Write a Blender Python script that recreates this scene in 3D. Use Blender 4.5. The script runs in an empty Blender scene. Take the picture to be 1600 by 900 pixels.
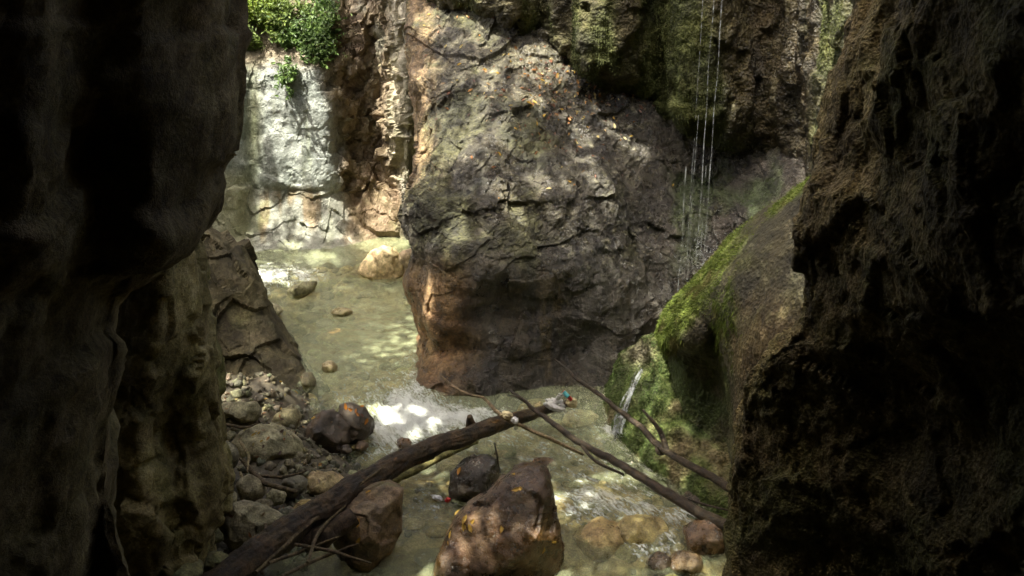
import bpy, math, random
import numpy as np
from mathutils import Vector, Matrix
from mathutils.bvhtree import BVHTree

# ------------------------------------------------------------------ camera, sky, sun, exposure
scene = bpy.context.scene
col = scene.collection
CAM = np.array([0.0, 0.0, 5.0]); PITCH = math.radians(20.0); F = 1556.0
cd = bpy.data.cameras.new('camera'); cam = bpy.data.objects.new('camera', cd); col.objects.link(cam)
cd.sensor_width = 36.0; cd.lens = 36.0 * F / 1600.0; cd.clip_start = 0.05; cd.clip_end = 500
cam.location = CAM; cam.rotation_euler = (math.radians(90) - PITCH, 0, 0)
scene.camera = cam

TOSUN = Vector((-0.30, -0.17, 0.92)).normalized()
EL = math.asin(TOSUN.z); AZ = math.atan2(TOSUN.x, TOSUN.y)
world = bpy.data.worlds.new('World'); scene.world = world; world.use_nodes = True
wn = world.node_tree.nodes; wl = world.node_tree.links
sky = wn.new('ShaderNodeTexSky'); sky.sky_type = 'NISHITA'; sky.sun_disc = False
sky.sun_elevation = EL; sky.sun_rotation = AZ % (2 * math.pi); sky.air_density = 0.4; sky.dust_density = 7.0; sky.ozone_density = 0.0
wl.new(sky.outputs[0], wn['Background'].inputs['Color']); wn['Background'].inputs['Strength'].default_value = 0.15
sd = bpy.data.lights.new('sun', 'SUN'); sun = bpy.data.objects.new('sun', sd); col.objects.link(sun)
sd.energy = 3.0; sd.angle = math.radians(0.5); sd.color = (1.0, 0.94, 0.82)
sun.rotation_euler = TOSUN.to_track_quat('Z', 'Y').to_euler(); sun.location = (-10, -8, 25)
vs = scene.view_settings; vs.view_transform = 'Standard'; vs.look = 'None'; vs.gamma = 1; vs.use_curve_mapping = False
vs.exposure = 2.45
scene.render.engine = 'CYCLES'; cy = scene.cycles
cy.use_denoising = True; cy.max_bounces = 7; cy.diffuse_bounces = 4; cy.glossy_bounces = 3
cy.transmission_bounces = 4; cy.transparent_max_bounces = 8; cy.caustics_reflective = False; cy.caustics_refractive = False

# ------------------------------------------------------------------ helpers: pixel <-> place
cP, sP = math.cos(PITCH), math.sin(PITCH)
def ray(px, py):
    v = (450 - py) / F
    return np.array([(px - 800) / F, cP + v * sP, -sP + v * cP])
def P(px, py, Y):
    d = ray(px, py); return CAM + d * (Y / d[1])
def PZ(px, py, z=0.0):
    d = ray(px, py); return CAM + d * ((z - CAM[2]) / d[2])
def pix(p):
    q = p - CAM.astype(p.dtype)
    zc = q[:, 1] * cP - q[:, 2] * sP
    up = q[:, 1] * sP + q[:, 2] * cP
    zc = np.where(zc < 0.2, 0.2, zc)
    return 800 + F * q[:, 0] / zc, 450 - F * up / zc
def scale_at(p):                                   # metres per target pixel at a place
    return ((p[1] - CAM[1]) * cP - (p[2] - CAM[2]) * sP) / F

# ------------------------------------------------------------------ helpers: noise
def _h(ix, iy, iz, seed):
    with np.errstate(over='ignore'):
        h = (ix.astype(np.uint32) * np.uint32(374761393)) ^ (iy.astype(np.uint32) * np.uint32(668265263)) ^ (iz.astype(np.uint32) * np.uint32(2147483647 - 58)) ^ np.uint32((seed * 974711 + 12345) & 0xffffffff)
        h = (h ^ (h >> np.uint32(13))) * np.uint32(1274126177)
        h = (h ^ (h >> np.uint32(16))) * np.uint32(2246822519)
        return h ^ (h >> np.uint32(15))
_HM = (np.uint32(374761393), np.uint32(668265263), np.uint32(2147483589))
def _axes(i, r, seed):
    with np.errstate(over='ignore'):
        u = i.astype(np.int32).view(np.uint32); sd_ = np.uint32((seed * 974711 + 12345) & 0xffffffff)
        return [[((u[:, a] + np.uint32(d & 0xffffffff)) * _HM[a]) ^ (sd_ if a == 2 else np.uint32(0)) for d in r] for a in range(3)]
def _fin(h):
    h ^= h >> np.uint32(13); h *= np.uint32(1274126177); h ^= h >> np.uint32(16); h *= np.uint32(2246822519); h ^= h >> np.uint32(15); return h
_K = np.float32(1 / 511.5)
def perlin(p, seed=0):
    p = np.ascontiguousarray(p, np.float32); i = np.floor(p); f = p - i; A = _axes(i, (0, 1), seed)
    u = f * f * f * (f * (f * 6 - 15) + 10); x, y, z = f[:, 0].copy(), f[:, 1].copy(), f[:, 2].copy(); U = [(1 - u[:, a], u[:, a].copy()) for a in range(3)]
    out = np.zeros(len(p), np.float32)
    for dx in (0, 1):
        for dy in (0, 1):
            hxy = A[0][dx] ^ A[1][dy]; wxy = U[0][dx] * U[1][dy]
            for dz in (0, 1):
                h = _fin(hxy ^ A[2][dz])
                g = ((h & np.uint32(1023)).astype(np.float32) * _K - 1) * (x - dx) + (((h >> np.uint32(10)) & np.uint32(1023)).astype(np.float32) * _K - 1) * (y - dy) + (((h >> np.uint32(20)) & np.uint32(1023)).astype(np.float32) * _K - 1) * (z - dz)
                out += wxy * U[2][dz] * g
    return out
def fbm(p, f=1.0, o=4, seed=0, gain=.5):
    s = 0; a = 1.0; t = 0
    for k in range(o):
        s = s + a * perlin(p * (f * 2.03 ** k) + 17.3 * k, seed + k); t += a; a *= gain
    return s / t * 1.6
def ridged(p, f=1.0, o=4, seed=0, gain=.5):
    s = 0; a = 1.0; t = 0
    for k in range(o):
        s = s + a * (1 - 2.4 * np.abs(perlin(p * (f * 2.07 ** k) + 9.1 * k, seed + k))); t += a; a *= gain
    return s / t
def worley(p, seed=0):
    p = np.ascontiguousarray(p, np.float32); i = np.floor(p); f = p - i; A = _axes(i, (-1, 0, 1), seed); k = np.float32(1 / 1023.0)
    n = len(p); F1 = np.full(n, 9, np.float32); F2 = F1.copy(); H = np.zeros(n, np.uint32); x, y, z = f[:, 0].copy(), f[:, 1].copy(), f[:, 2].copy()
    for a in range(3):
        for b in range(3):
            hab = A[0][a] ^ A[1][b]
            for c in range(3):
                h = _fin(hab ^ A[2][c])
                d = (x - (a - 1) - (h & np.uint32(1023)).astype(np.float32) * k) ** 2 + (y - (b - 1) - ((h >> np.uint32(10)) & np.uint32(1023)).astype(np.float32) * k) ** 2 + (z - (c - 1) - ((h >> np.uint32(20)) & np.uint32(1023)).astype(np.float32) * k) ** 2
                m = d < F1; F2 = np.where(m, F1, np.minimum(F2, d)); F1 = np.where(m, d, F1); H = np.where(m, h, H)
    return np.sqrt(F1), np.sqrt(F2), H, f
def facet(p, f, seed=0, tilt=.7, stretch=(1, 1, 1), warp=.25):
    q = p * (f * np.array(stretch, np.float32)); w = p * (f * 1.3)
    q = q + warp * 1.3 * np.stack([perlin(w, seed + 50), perlin(w + 31.7, seed + 60), perlin(w + 57.1, seed + 70)], 1)
    F1, F2, H, f_ = worley(q, seed); Hi = H.astype(np.int64) & 0x7fffffff
    H2 = _h(Hi, Hi * 0 + 7, Hi * 0, seed + 3)
    t = np.stack([(H2 & 1023) / 511.5 - 1, ((H2 >> 10) & 1023) / 511.5 - 1, ((H2 >> 20) & 1023) / 511.5 - 1], 1)
    D = q - np.floor(q) - .5                        # tilted planes, cut at the cell borders
    t1 = (t * (q * .9)).sum(1); val = ((H & 255) / 255.0 - .5) * .8 + tilt * .7 * np.sin(t1 * 1.3)
    return val.astype(np.float32), F2 - F1, (H2 & 1023) / 1023.0
def strata(p, direc, f, seed, sharp=.75, warp=.5):
    # broken ledges: sawtooth along a tilted bedding direction, each bed with its own run-out
    h = (p @ np.asarray(direc, np.float32)) * f + warp * fbm(p, f * .35, 3, seed)
    k = np.floor(h); fr = h - k; r = (_h(k.astype(np.int64), k.astype(np.int64) * 0, k.astype(np.int64) * 0, seed) & 255) / 255.0
    return np.where(fr < sharp, fr / sharp, (1 - fr) / (1 - sharp)) * (.4 + .6 * r) + .5 * (r - .5)
def S(a, b, x):
    t = np.clip((x - a) / (b - a), 0, 1); return t * t * (3 - 2 * t)
def mix(a, b, t):
    a = np.asarray(a, np.float32); b = np.asarray(b, np.float32)
    t = np.asarray(t)[:, None] if np.ndim(t) else t
    return a + (b - a) * t
def blob(px, py, cx, cy_, rx, ry):                 # soft oval mask
    return np.exp(-(((px - cx) / rx) ** 2 + ((py - cy_) / ry) ** 2))

# ------------------------------------------------------------------ helpers: objects
def tag(o, label=None, cat=None, group=None, kind=None):
    for k, v in (('label', label), ('category', cat), ('group', group), ('kind', kind)):
        if v: o[k] = v
    return o
def empty(name, loc=(0, 0, 0)):
    o = bpy.data.objects.new(name, None); col.objects.link(o); o.location = loc; o.empty_display_size = .1; return o
def raw_mesh(name, V, faces4=None, faces3=None, tint=None, extra=None, smooth=True):
    me = bpy.data.meshes.new(name)
    V = np.asarray(V, np.float32); me.vertices.add(len(V)); me.vertices.foreach_set('co', V.ravel())
    ls = []; st = []; n = 0
    if faces4 is not None and len(faces4):
        f = np.asarray(faces4, np.int32); ls.append(f.ravel()); st.append(np.arange(len(f)) * 4); n = f.size
    if faces3 is not None and len(faces3):
        f = np.asarray(faces3, np.int32); ls.append(f.ravel()); st.append(n + np.arange(len(f)) * 3)
    L = np.concatenate(ls).astype(np.int32); T = np.concatenate(st).astype(np.int32)
    me.loops.add(len(L)); me.loops.foreach_set('vertex_index', L)
    me.polygons.add(len(T)); me.polygons.foreach_set('loop_start', T)
    me.update(calc_edges=True)
    me.polygons.foreach_set('use_smooth', np.full(len(T), smooth))
    if tint is not None:
        a = me.attributes.new('tint', 'FLOAT_COLOR', 'POINT')
        t = np.asarray(tint, np.float32)
        if t.shape[1] == 3: t = np.concatenate([t, np.zeros((len(t), 1), np.float32)], 1)
        a.data.foreach_set('color', np.ascontiguousarray(t).ravel())
    for k, v in (extra or {}).items():
        a = me.attributes.new(k, 'FLOAT', 'POINT'); a.data.foreach_set('value', np.asarray(v, np.float32))
    me.validate()
    return me
def link(name, me, mat, parent=None):
    o = bpy.data.objects.new(name, me); col.objects.link(o)
    if mat is not None and len(me.materials) == 0: me.materials.append(mat)
    if parent is not None: o.parent = parent
    return o
def crs(Pn, t):                                     # Catmull-Rom along axis 0 at knot positions t
    K = len(Pn); i = np.clip(np.floor(t).astype(int), 0, K - 2); f = (t - i).reshape((-1,) + (1,) * (Pn.ndim - 1))
    E = np.concatenate([[2 * Pn[0] - Pn[1]], Pn, [2 * Pn[-1] - Pn[-2]]])
    a, b, c, d = E[i], E[i + 1], E[i + 2], E[i + 3]
    return .5 * (2 * b + (c - a) * f + (2 * a - 5 * b + 4 * c - d) * f * f + (3 * b - a - 3 * c + d) * f ** 3)
def knots(Pn, n, w=None):
    d = np.linalg.norm(np.diff(Pn, axis=0), axis=2).mean(1) if Pn.ndim == 3 else np.linalg.norm(np.diff(Pn, axis=0), axis=1)
    if w is not None: d = d * np.asarray(w)
    c = np.concatenate([[0], np.cumsum(d)]); return np.interp(np.linspace(0, c[-1], n), c, np.arange(len(Pn)))
def grid_faces(nr, nc, off=0):
    i = np.arange(nr - 1)[:, None] * nc + np.arange(nc - 1)[None, :]
    return np.stack([i, i + 1, i + nc + 1, i + nc], 2).reshape(-1, 4) + off
def grid_normals(G):
    n = np.cross(np.gradient(G, axis=1), np.gradient(G, axis=0)); return n / (np.linalg.norm(n, axis=2, keepdims=True) + 1e-9)
BV = {}
def cliff(name, ctrl, nr, nc, mat, disp, colour, back, wr=None, wc=None, bvh=False, fine=None, smooth=True):
    """A rock mass: control net (rows of places) -> smooth body -> relief along its normals -> closed at the back."""
    C = np.array([[np.asarray(q[1:], float) if q[0] == 'w' else P(*q) for q in r] for r in ctrl])
    tr = knots(C, nr, wr); Ct = np.swapaxes(C, 0, 1); tc = knots(Ct, nc, wc)
    G = crs(C, tr); G = np.swapaxes(crs(np.swapaxes(G, 0, 1), tc), 0, 1).astype(np.float32)
    N = grid_normals(G)
    if ((CAM - G) * N).sum() < 0: N = -N; flip = True
    else: flip = False
    p = G.reshape(-1, 3); n = N.reshape(-1, 3)
    p = p + n * disp(p, n)[:, None]
    if fine is not None:
        n2 = grid_normals(p.reshape(G.shape)).reshape(-1, 3) * (-1 if flip else 1)
        p = p + n2 * fine(p, n2)[:, None]
    n = grid_normals(p.reshape(G.shape)).reshape(-1, 3) * (-1 if flip else 1)
    px, py = pix(p); tint = colour(p, n, px, py)
    # closed back
    f = grid_faces(nr, nc)
    ring = np.concatenate([np.arange(nc), np.arange(1, nr) * nc + nc - 1, (nr - 1) * nc + np.arange(nc - 2, -1, -1), np.arange(nr - 2, 0, -1) * nc])
    b = p[ring] + np.asarray(back, np.float32); m = len(ring); o = len(p)
    V = np.concatenate([p, b, b.mean(0)[None]]); k = np.arange(m); k2 = (k + 1) % m
    f = np.concatenate([f, np.stack([ring[k], ring[k2], o + k2, o + k], 1)])
    f3 = np.stack([o + k, o + k2, np.full(m, o + m)], 1)
    if flip: f = f[:, ::-1]
    T = np.concatenate([tint, tint[ring], tint[:1]])
    me = raw_mesh(name, V, f, f3, T, smooth=smooth)
    ob = link(name, me, mat)
    if bvh:
        BV[name] = BVHTree.FromPolygons([tuple(v) for v in V[:o]], [tuple(q) for q in grid_faces(nr, nc)])
    ob_data[name] = (p, n, tint)
    return ob
ob_data = {}
def hit(px, py, names):
    d = Vector(ray(px, py)).normalized(); best = None
    for k in names:
        r = BV[k].ray_cast(Vector(CAM), d)
        if r[0] is not None and (best is None or r[3] < best[3]): best = r
    return best

# ------------------------------------------------------------------ materials
def mat_new(name):
    m = bpy.data.materials.new(name); m.use_nodes = True; nt = m.node_tree; nt.nodes.clear()
    return m, nt
def nd(nt, t, **kw):
    n = nt.nodes.new(t)
    for k, v in kw.items():
        if k in n.inputs: n.inputs[k].default_value = v
        else: setattr(n, k, v)
    return n
def mathn(nt, op, a, b=None, c=None, clamp=False):
    n = nt.nodes.new('ShaderNodeMath'); n.operation = op; n.use_clamp = clamp
    for i, v in enumerate((a, b, c)):
        if v is None: continue
        if hasattr(v, 'is_linked'): nt.links.new(v, n.inputs[i])
        else: n.inputs[i].default_value = v
    return n.outputs[0]
def ramp(nt, v, a, b, x0=0., x1=1.):
    n = nt.nodes.new('ShaderNodeMapRange'); n.inputs[1].default_value = a; n.inputs[2].default_value = b
    n.inputs[3].default_value = x0; n.inputs[4].default_value = x1; nt.links.new(v, n.inputs[0]); return n.outputs[0]
def rock_material(name, bump=.5, s=1.0, var=.45, dry=.88, wetr=.22, spec=.5, pit=0.0, light_tint=(1.05, 1.0, .68)):  # multiplier puts the yellow-green light under the trees into the base colour
    m, nt = mat_new(name); L = nt.links
    at = nd(nt, 'ShaderNodeAttribute', attribute_name='tint'); tc = nd(nt, 'ShaderNodeTexCoord')
    n1 = nd(nt, 'ShaderNodeTexNoise', Scale=7.0 * s, Detail=8.0, Roughness=.65); L.new(tc.outputs['Object'], n1.inputs['Vector'])
    n2 = nd(nt, 'ShaderNodeTexNoise', Scale=38.0 * s, Detail=6.0, Roughness=.7); L.new(tc.outputs['Object'], n2.inputs['Vector'])
    vo = nd(nt, 'ShaderNodeTexVoronoi', Scale=26.0 * s); L.new(tc.outputs['Object'], vo.inputs['Vector'])
    n3 = nd(nt, 'ShaderNodeTexNoise', Scale=2.3 * s, Detail=5.0, Roughness=.6); L.new(tc.outputs['Object'], n3.inputs['Vector'])
    a = ramp(nt, n1.outputs[0], .36, .66, 1 - var, 1 + var); b = ramp(nt, n2.outputs[0], .36, .66, 1 - var * .75, 1 + var * .75)
    k = mathn(nt, 'MULTIPLY', a, b)
    sc = nd(nt, 'ShaderNodeVectorMath', operation='SCALE'); ml = nd(nt, 'ShaderNodeVectorMath', operation='MULTIPLY'); ml.inputs[1].default_value = light_tint; L.new(at.outputs['Color'], ml.inputs[0]); L.new(ml.outputs[0], sc.inputs[0]); L.new(k, sc.inputs['Scale'])
    hs = nd(nt, 'ShaderNodeHueSaturation'); L.new(sc.outputs[0], hs.inputs['Color']); L.new(ramp(nt, n3.outputs[0], .3, .7, .487, .513), hs.inputs['Hue'])
    L.new(ramp(nt, n1.outputs[0], .3, .7, 1.2, .85), hs.inputs['Saturation'])
    pb = nd(nt, 'ShaderNodeBsdfPrincipled'); L.new(hs.outputs[0], pb.inputs['Base Color']); pb.inputs['Specular IOR Level'].default_value = spec
    wet = mathn(nt, 'MULTIPLY', at.outputs['Alpha'], ramp(nt, n1.outputs[0], .35, .6, 1.0, .6))
    L.new(ramp(nt, wet, 0, 1, dry, wetr), pb.inputs['Roughness'])
    n4 = nd(nt, 'ShaderNodeTexNoise', Scale=105.0 * s, Detail=3.0, Roughness=.6); L.new(tc.outputs['Object'], n4.inputs['Vector'])
    h = mathn(nt, 'ADD', mathn(nt, 'MULTIPLY', n1.outputs[0], .8), mathn(nt, 'MULTIPLY', n2.outputs[0], .45)); h = mathn(nt, 'ADD', h, mathn(nt, 'MULTIPLY', n4.outputs[0], .16))
    h = mathn(nt, 'ADD', h, mathn(nt, 'MULTIPLY', vo.outputs['Distance'], pit))
    bp = nd(nt, 'ShaderNodeBump', Strength=bump, Distance=.06 / s); L.new(h, bp.inputs['Height']); L.new(bp.outputs[0], pb.inputs['Normal'])
    out = nd(nt, 'ShaderNodeOutputMaterial'); L.new(pb.outputs[0], out.inputs[0]); return m
M_rock = rock_material('wet_rock', bump=1.0, wetr=.10, spec=1.0, var=.62, light_tint=(1.03, 1.0, .74)); M_lime = rock_material('limestone', bump=.6, var=.34, light_tint=(.99, 1.0, .93))
M_tufa = rock_material('tufa', bump=1.0, s=1.1, var=.5, pit=.5); M_near = rock_material('near_wall_rock', bump=.7, s=1.5, var=.5); M_near_tufa = rock_material('near_tufa', bump=1.0, s=2.0, var=.55, pit=.6)
M_stone = rock_material('river_stone', bump=.8, s=1.8, var=.55, wetr=.08, spec=1.0)
M_bark = rock_material('wet_bark', bump=1.0, s=2.6, var=.65, wetr=.25)
def leaf_material(name, trans=.35, rough=.5):
    m, nt = mat_new(name); L = nt.links
    at = nd(nt, 'ShaderNodeAttribute', attribute_name='tint'); d = nd(nt, 'ShaderNodeBsdfPrincipled', Roughness=rough)
    L.new(at.outputs['Color'], d.inputs['Base Color'])
    t = nd(nt, 'ShaderNodeBsdfTranslucent'); L.new(at.outputs['Color'], t.inputs['Color'])
    mx = nd(nt, 'ShaderNodeMixShader', Fac=trans); L.new(d.outputs[0], mx.inputs[1]); L.new(t.outputs[0], mx.inputs[2])
    out = nd(nt, 'ShaderNodeOutputMaterial'); L.new(mx.outputs[0], out.inputs[0]); return m
M_leaf = leaf_material('leaf'); M_moss = leaf_material('moss', .3, .8)
def plain(name, c, rough=.5, trans=0.0):
    m, nt = mat_new(name); p = nd(nt, 'ShaderNodeBsdfPrincipled', Roughness=rough); p.inputs['Base Color'].default_value = (*c, 1)
    nz = nd(nt, 'ShaderNodeTexNoise', Scale=60.0, Detail=4.0); mr = nd(nt, 'ShaderNodeMix', data_type='RGBA'); 
    mr.inputs['A'].default_value = (*[v * .7 for v in c], 1); mr.inputs['B'].default_value = (*[min(1, v * 1.15) for v in c], 1)
    nt.links.new(nz.outputs[0], mr.inputs['Factor']); nt.links.new(mr.outputs['Result'], p.inputs['Base Color'])
    out = nd(nt, 'ShaderNodeOutputMaterial')
    if trans:
        t = nd(nt, 'ShaderNodeBsdfTransparent'); mx = nd(nt, 'ShaderNodeMixShader', Fac=trans)
        nt.links.new(p.outputs[0], mx.inputs[1]); nt.links.new(t.outputs[0], mx.inputs[2]); nt.links.new(mx.outputs[0], out.inputs[0])
    else: nt.links.new(p.outputs[0], out.inputs[0])
    return m
M_film = plain('plastic_film', (.75, .75, .72), .25, .35); M_red = plain('red_plastic', (.6, .03, .03), .3)
M_white = plain('white_plastic', (.8, .8, .78), .35); M_teal = plain('teal_plastic', (.15, .55, .6), .3); M_straw = plain('straw', (.5, .42, .24), .8)

def water_material():
    m, nt = mat_new('stream_water'); L = nt.links
    de = nd(nt, 'ShaderNodeAttribute', attribute_name='depth'); fo = nd(nt, 'ShaderNodeAttribute', attribute_name='foam')
    fl = nd(nt, 'ShaderNodeAttribute', attribute_name='flow'); tc = nd(nt, 'ShaderNodeTexCoord')
    n1 = nd(nt, 'ShaderNodeTexNoise', Scale=9.0, Detail=5.0, Roughness=.6, Distortion=.6); L.new(tc.outputs['Object'], n1.inputs['Vector'])
    n2 = nd(nt, 'ShaderNodeTexNoise', Scale=30.0, Detail=4.0, Roughness=.6); L.new(tc.outputs['Object'], n2.inputs['Vector'])
    murk = mathn(nt, 'SUBTRACT', 1.0, mathn(nt, 'POWER', 2.718, mathn(nt, 'MULTIPLY', de.outputs['Fac'], -1.45)))
    al = nd(nt, 'ShaderNodeAttribute', attribute_name='along'); ac = nd(nt, 'ShaderNodeAttribute', attribute_name='across')
    cv = nd(nt, 'ShaderNodeCombineXYZ'); L.new(mathn(nt, 'MULTIPLY', al.outputs['Fac'], .45), cv.inputs[0]); L.new(ac.outputs['Fac'], cv.inputs[1])
    n3 = nd(nt, 'ShaderNodeTexNoise', Scale=8.0, Detail=5.0, Roughness=.6, Distortion=.8); L.new(cv.outputs[0], n3.inputs['Vector'])
    bp = nd(nt, 'ShaderNodeBump', Distance=.06); L.new(ramp(nt, fl.outputs['Fac'], .2, 1.0, .8, 1.0), bp.inputs['Strength'])
    L.new(mathn(nt, 'ADD', mathn(nt, 'ADD', n3.outputs[0], mathn(nt, 'MULTIPLY', n1.outputs[0], .4)), mathn(nt, 'MULTIPLY', n2.outputs[0], .25)), bp.inputs['Height'])
    tr = nd(nt, 'ShaderNodeBsdfTransparent'); tr.inputs[0].default_value = (.86, .88, .76, 1)
    df = nd(nt, 'ShaderNodeBsdfDiffuse'); df.inputs[0].default_value = (.44, .49, .28, 1)
    a = nd(nt, 'ShaderNodeMixShader'); L.new(mathn(nt, 'MULTIPLY', murk, .9), a.inputs[0]); L.new(tr.outputs[0], a.inputs[1]); L.new(df.outputs[0], a.inputs[2])
    gl = nd(nt, 'ShaderNodeBsdfGlossy', Roughness=.035); L.new(bp.outputs[0], gl.inputs['Normal'])
    fr = nd(nt, 'ShaderNodeFresnel', IOR=1.4); L.new(bp.outputs[0], fr.inputs['Normal'])
    b = nd(nt, 'ShaderNodeMixShader'); L.new(fr.outputs[0], b.inputs[0]); L.new(a.outputs[0], b.inputs[1]); L.new(gl.outputs[0], b.inputs[2])
    fm = nd(nt, 'ShaderNodeBsdfDiffuse'); fm.inputs[0].default_value = (.60, .63, .58, 1); L.new(bp.outputs[0], fm.inputs['Normal'])
    n1 = nd(nt, 'ShaderNodeTexNoise', Scale=11.0, Detail=6.0, Roughness=.65, Distortion=.9); L.new(cv.outputs[0], n1.inputs['Vector'])
    n2 = nd(nt, 'ShaderNodeTexNoise', Scale=42.0, Detail=4.0, Roughness=.65, Distortion=.6); L.new(cv.outputs[0], n2.inputs['Vector'])
    k = ramp(nt, mathn(nt, 'ADD', fo.outputs['Fac'], mathn(nt, 'MULTIPLY', mathn(nt, 'SUBTRACT', mathn(nt, 'ADD', mathn(nt, 'MULTIPLY', n2.outputs[0], .5), mathn(nt, 'MULTIPLY', n1.outputs[0], .5)), .5), 4.0)), .3, 1.0, 0, .9)
    k = mathn(nt, 'MULTIPLY', k, ramp(nt, fo.outputs['Fac'], .02, .2), clamp=True)
    c = nd(nt, 'ShaderNodeMixShader'); L.new(k, c.inputs[0]); L.new(b.outputs[0], c.inputs[1]); L.new(fm.outputs[0], c.inputs[2])
    out = nd(nt, 'ShaderNodeOutputMaterial'); L.new(c.outputs[0], out.inputs[0]); return m
M_water = water_material()
def fall_material(name='falling_water', lo=.15, hi=.75):
    m, nt = mat_new(name); L = nt.links
    g = nd(nt, 'ShaderNodeBsdfPrincipled', Roughness=.12); g.inputs['Base Color'].default_value = (.85, .9, .9, 1)
    t = nd(nt, 'ShaderNodeBsdfTransparent'); tl = nd(nt, 'ShaderNodeBsdfTranslucent'); tl.inputs[0].default_value = (.9, .93, .93, 1)
    m1 = nd(nt, 'ShaderNodeMixShader', Fac=.5); L.new(g.outputs[0], m1.inputs[1]); L.new(tl.outputs[0], m1.inputs[2])
    tc = nd(nt, 'ShaderNodeTexCoord'); nz = nd(nt, 'ShaderNodeTexNoise', Scale=14.0, Detail=3.0); L.new(tc.outputs['Object'], nz.inputs['Vector'])
    m2 = nd(nt, 'ShaderNodeMixShader'); L.new(ramp(nt, nz.outputs[0], .35, .65, lo, hi), m2.inputs[0]); L.new(m1.outputs[0], m2.inputs[1]); L.new(t.outputs[0], m2.inputs[2])
    out = nd(nt, 'ShaderNodeOutputMaterial'); L.new(m2.outputs[0], out.inputs[0]); return m
M_fall = fall_material(); M_thread = fall_material('water_thread', .55, .97)

# ------------------------------------------------------------------ the setting: cliffs
def withwet(c, w):
    return np.concatenate([c, np.clip(w, 0, 1)[:, None]], 1).astype(np.float32)
def edge_cols(rows, cols_in, wrap):
    return [cols_in(*r) + wrap(*r) for r in rows]

# left foreground cliff -------------------------------------------------
rows = [(-500, 330, 4.2), (-150, 350, 4.2), (0, 355, 4.2), (70, 360, 4.2), (105, 362, 4.2), (150, 366, 4.2), (215, 375, 4.2), (255, 371, 4.2), (272, 347, 4.2), (310, 337, 4.2), (345, 330, 4.2),
        (380, 302, 4.15), (412, 273, 4.1), (440, 225, 4.05), (480, 180, 4.1), (600, 176, 4.1), (750, 180, 4.1), (830, 176, 4.0), (950, 205, 3.9), (1300, 220, 3.7), (1750, 240, 3.4)]
def a_in(py, e, Y):
    k = S(380, 480, np.float64(py))                  # below the overhang the wall steps back
    return [('w', -1.9, -3.5, P(0, py, 2.6)[2]), ('w', -1.75, -1.0, P(0, py, 2.6)[2]), (-900, py, 1.5), (-350, py, 2.4), (-60, py, 3.0), (60, py, 3.2 + .2 * k), (130, py, 3.5 + .15 * k + (.14 if 150 < py < 420 else 0)), (min(250, e - 40) if py < 460 else 158, py, 3.95 - .25 * (1 - k))]
ctrl = [[('w', .4, -3.5, 10.5), ('w', .3, -1, 10.3), ('w', .0, .8, 10), ('w', -.3, 1.8, 9.6), ('w', -.5, 2.4, 9.0), ('w', -.7, 2.9, 8.8), ('w', -.8, 3.2, 8.7), ('w', -.9, 3.7, 8.6), ('w', -1.1, 4.0, 8.5), ('w', -1.4, 4.5, 8.5), ('w', -2.8, 4.9, 8.5)]]
ctrl += edge_cols(rows, a_in, lambda py, e, Y: [(e, py, Y), (e - 22, py, Y + .55), (e - 230, py, Y + 1.4)])
def a_disp(p, n):
    v, c, _ = facet(p, 1.3, 11, .5, (1, 1, .6))
    return .08 * fbm(p, .9, 4, 1) + .05 * v + .03 * facet(p, 2.6, 12, .6)[0] + .06 * strata(p, (.3, .2, .9), 1.3, 13, .93, 1.1) + .012 * facet(p, 9, 14, .8)[0] + .025 * fbm(p, 5, 6, 8, .6) - .02
def a_col(p, n, px, py):
    t = S(-.4, .5, fbm(p, 1.6, 4, 21)); c = mix((.11, .088, .045), (.20, .162, .09), t)
    c = mix(c, (.08, .082, .026), .6 * S(.1, .6, fbm(p * np.array([1, 1, .5]), 2.2, 4, 33)))
    return withwet(c, t * 0 + .1)
tag(cliff('left_cliff', ctrl, 300, 280, M_near, a_disp, a_col, (-5, -.2, 0)), 'dark overhanging rock wall filling the left foreground', None, None, 'structure')

# left pillar behind it -------------------------------------------------
rows = [(280, 280, 6.4), (380, 292, 6.3), (440, 303, 6.3), (520, 317, 6.3), (600, 328, 6.3), (680, 338, 6.3), (750, 346, 6.2), (795, 338, 6.15), (830, 322, 6.1), (880, 318, 6.1), (960, 318, 6.0), (1100, 320, 5.6)]
def b_in(py, e, Y):
    g = .35 * blob(0, float(py), 0, 690, 1, 90)
    return [(60, py, 5.9), (120, py, 5.75), (175, py, 5.75), (220, py, 5.7 + .1 * g), (262, py, 5.75 + g)]
ctrl = [[('w', -4.2, 5.2, 6.5), ('w', -3.8, 5.2, 6.5), ('w', -3.5, 5.3, 6.5), ('w', -3.2, 5.5, 6.4), ('w', -2.9, 5.7, 6.3), ('w', -2.5, 6.3, 6.2), ('w', -2.7, 7, 6.2), ('w', -3.6, 7.8, 6.2)]]
ctrl += edge_cols(rows, b_in, lambda py, e, Y: [(e, py, Y), (e - 14, py, Y + .7), (e - 160, py, Y + 1.9)])
def b_disp(p, n):
    q = p * np.array([1, 1, .45], np.float32)
    v, c, _ = facet(q, 2.2, 15, .5)
    return .10 * fbm(q, 1.6, 4, 2) + .07 * v + .05 * facet(p, 4.5, 16, .6)[0] + .03 * ridged(q, 4.5, 4, 6, .6) + .02 * fbm(p, 10, 5, 9, .65) - .03 * S(.03, 0, c)
def b_col(p, n, px, py):
    q = p * np.array([1, 1, .4], np.float32)
    t = S(-.4, .5, fbm(q, 2.4, 4, 22)); c = mix((.12, .10, .045), (.34, .295, .165), t)
    c = mix(c, (.11, .12, .03), .75 * S(0, .5, fbm(q, 2.2, 4, 34)))
    return withwet(c, t * 0 + .15)
tag(cliff('left_pillar_cliff', ctrl, 300, 200, M_near, b_disp, b_col, (-2.5, 0, -.3)), 'pale streaked rock pillar below the dark left overhang', None, None, 'structure')

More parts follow.
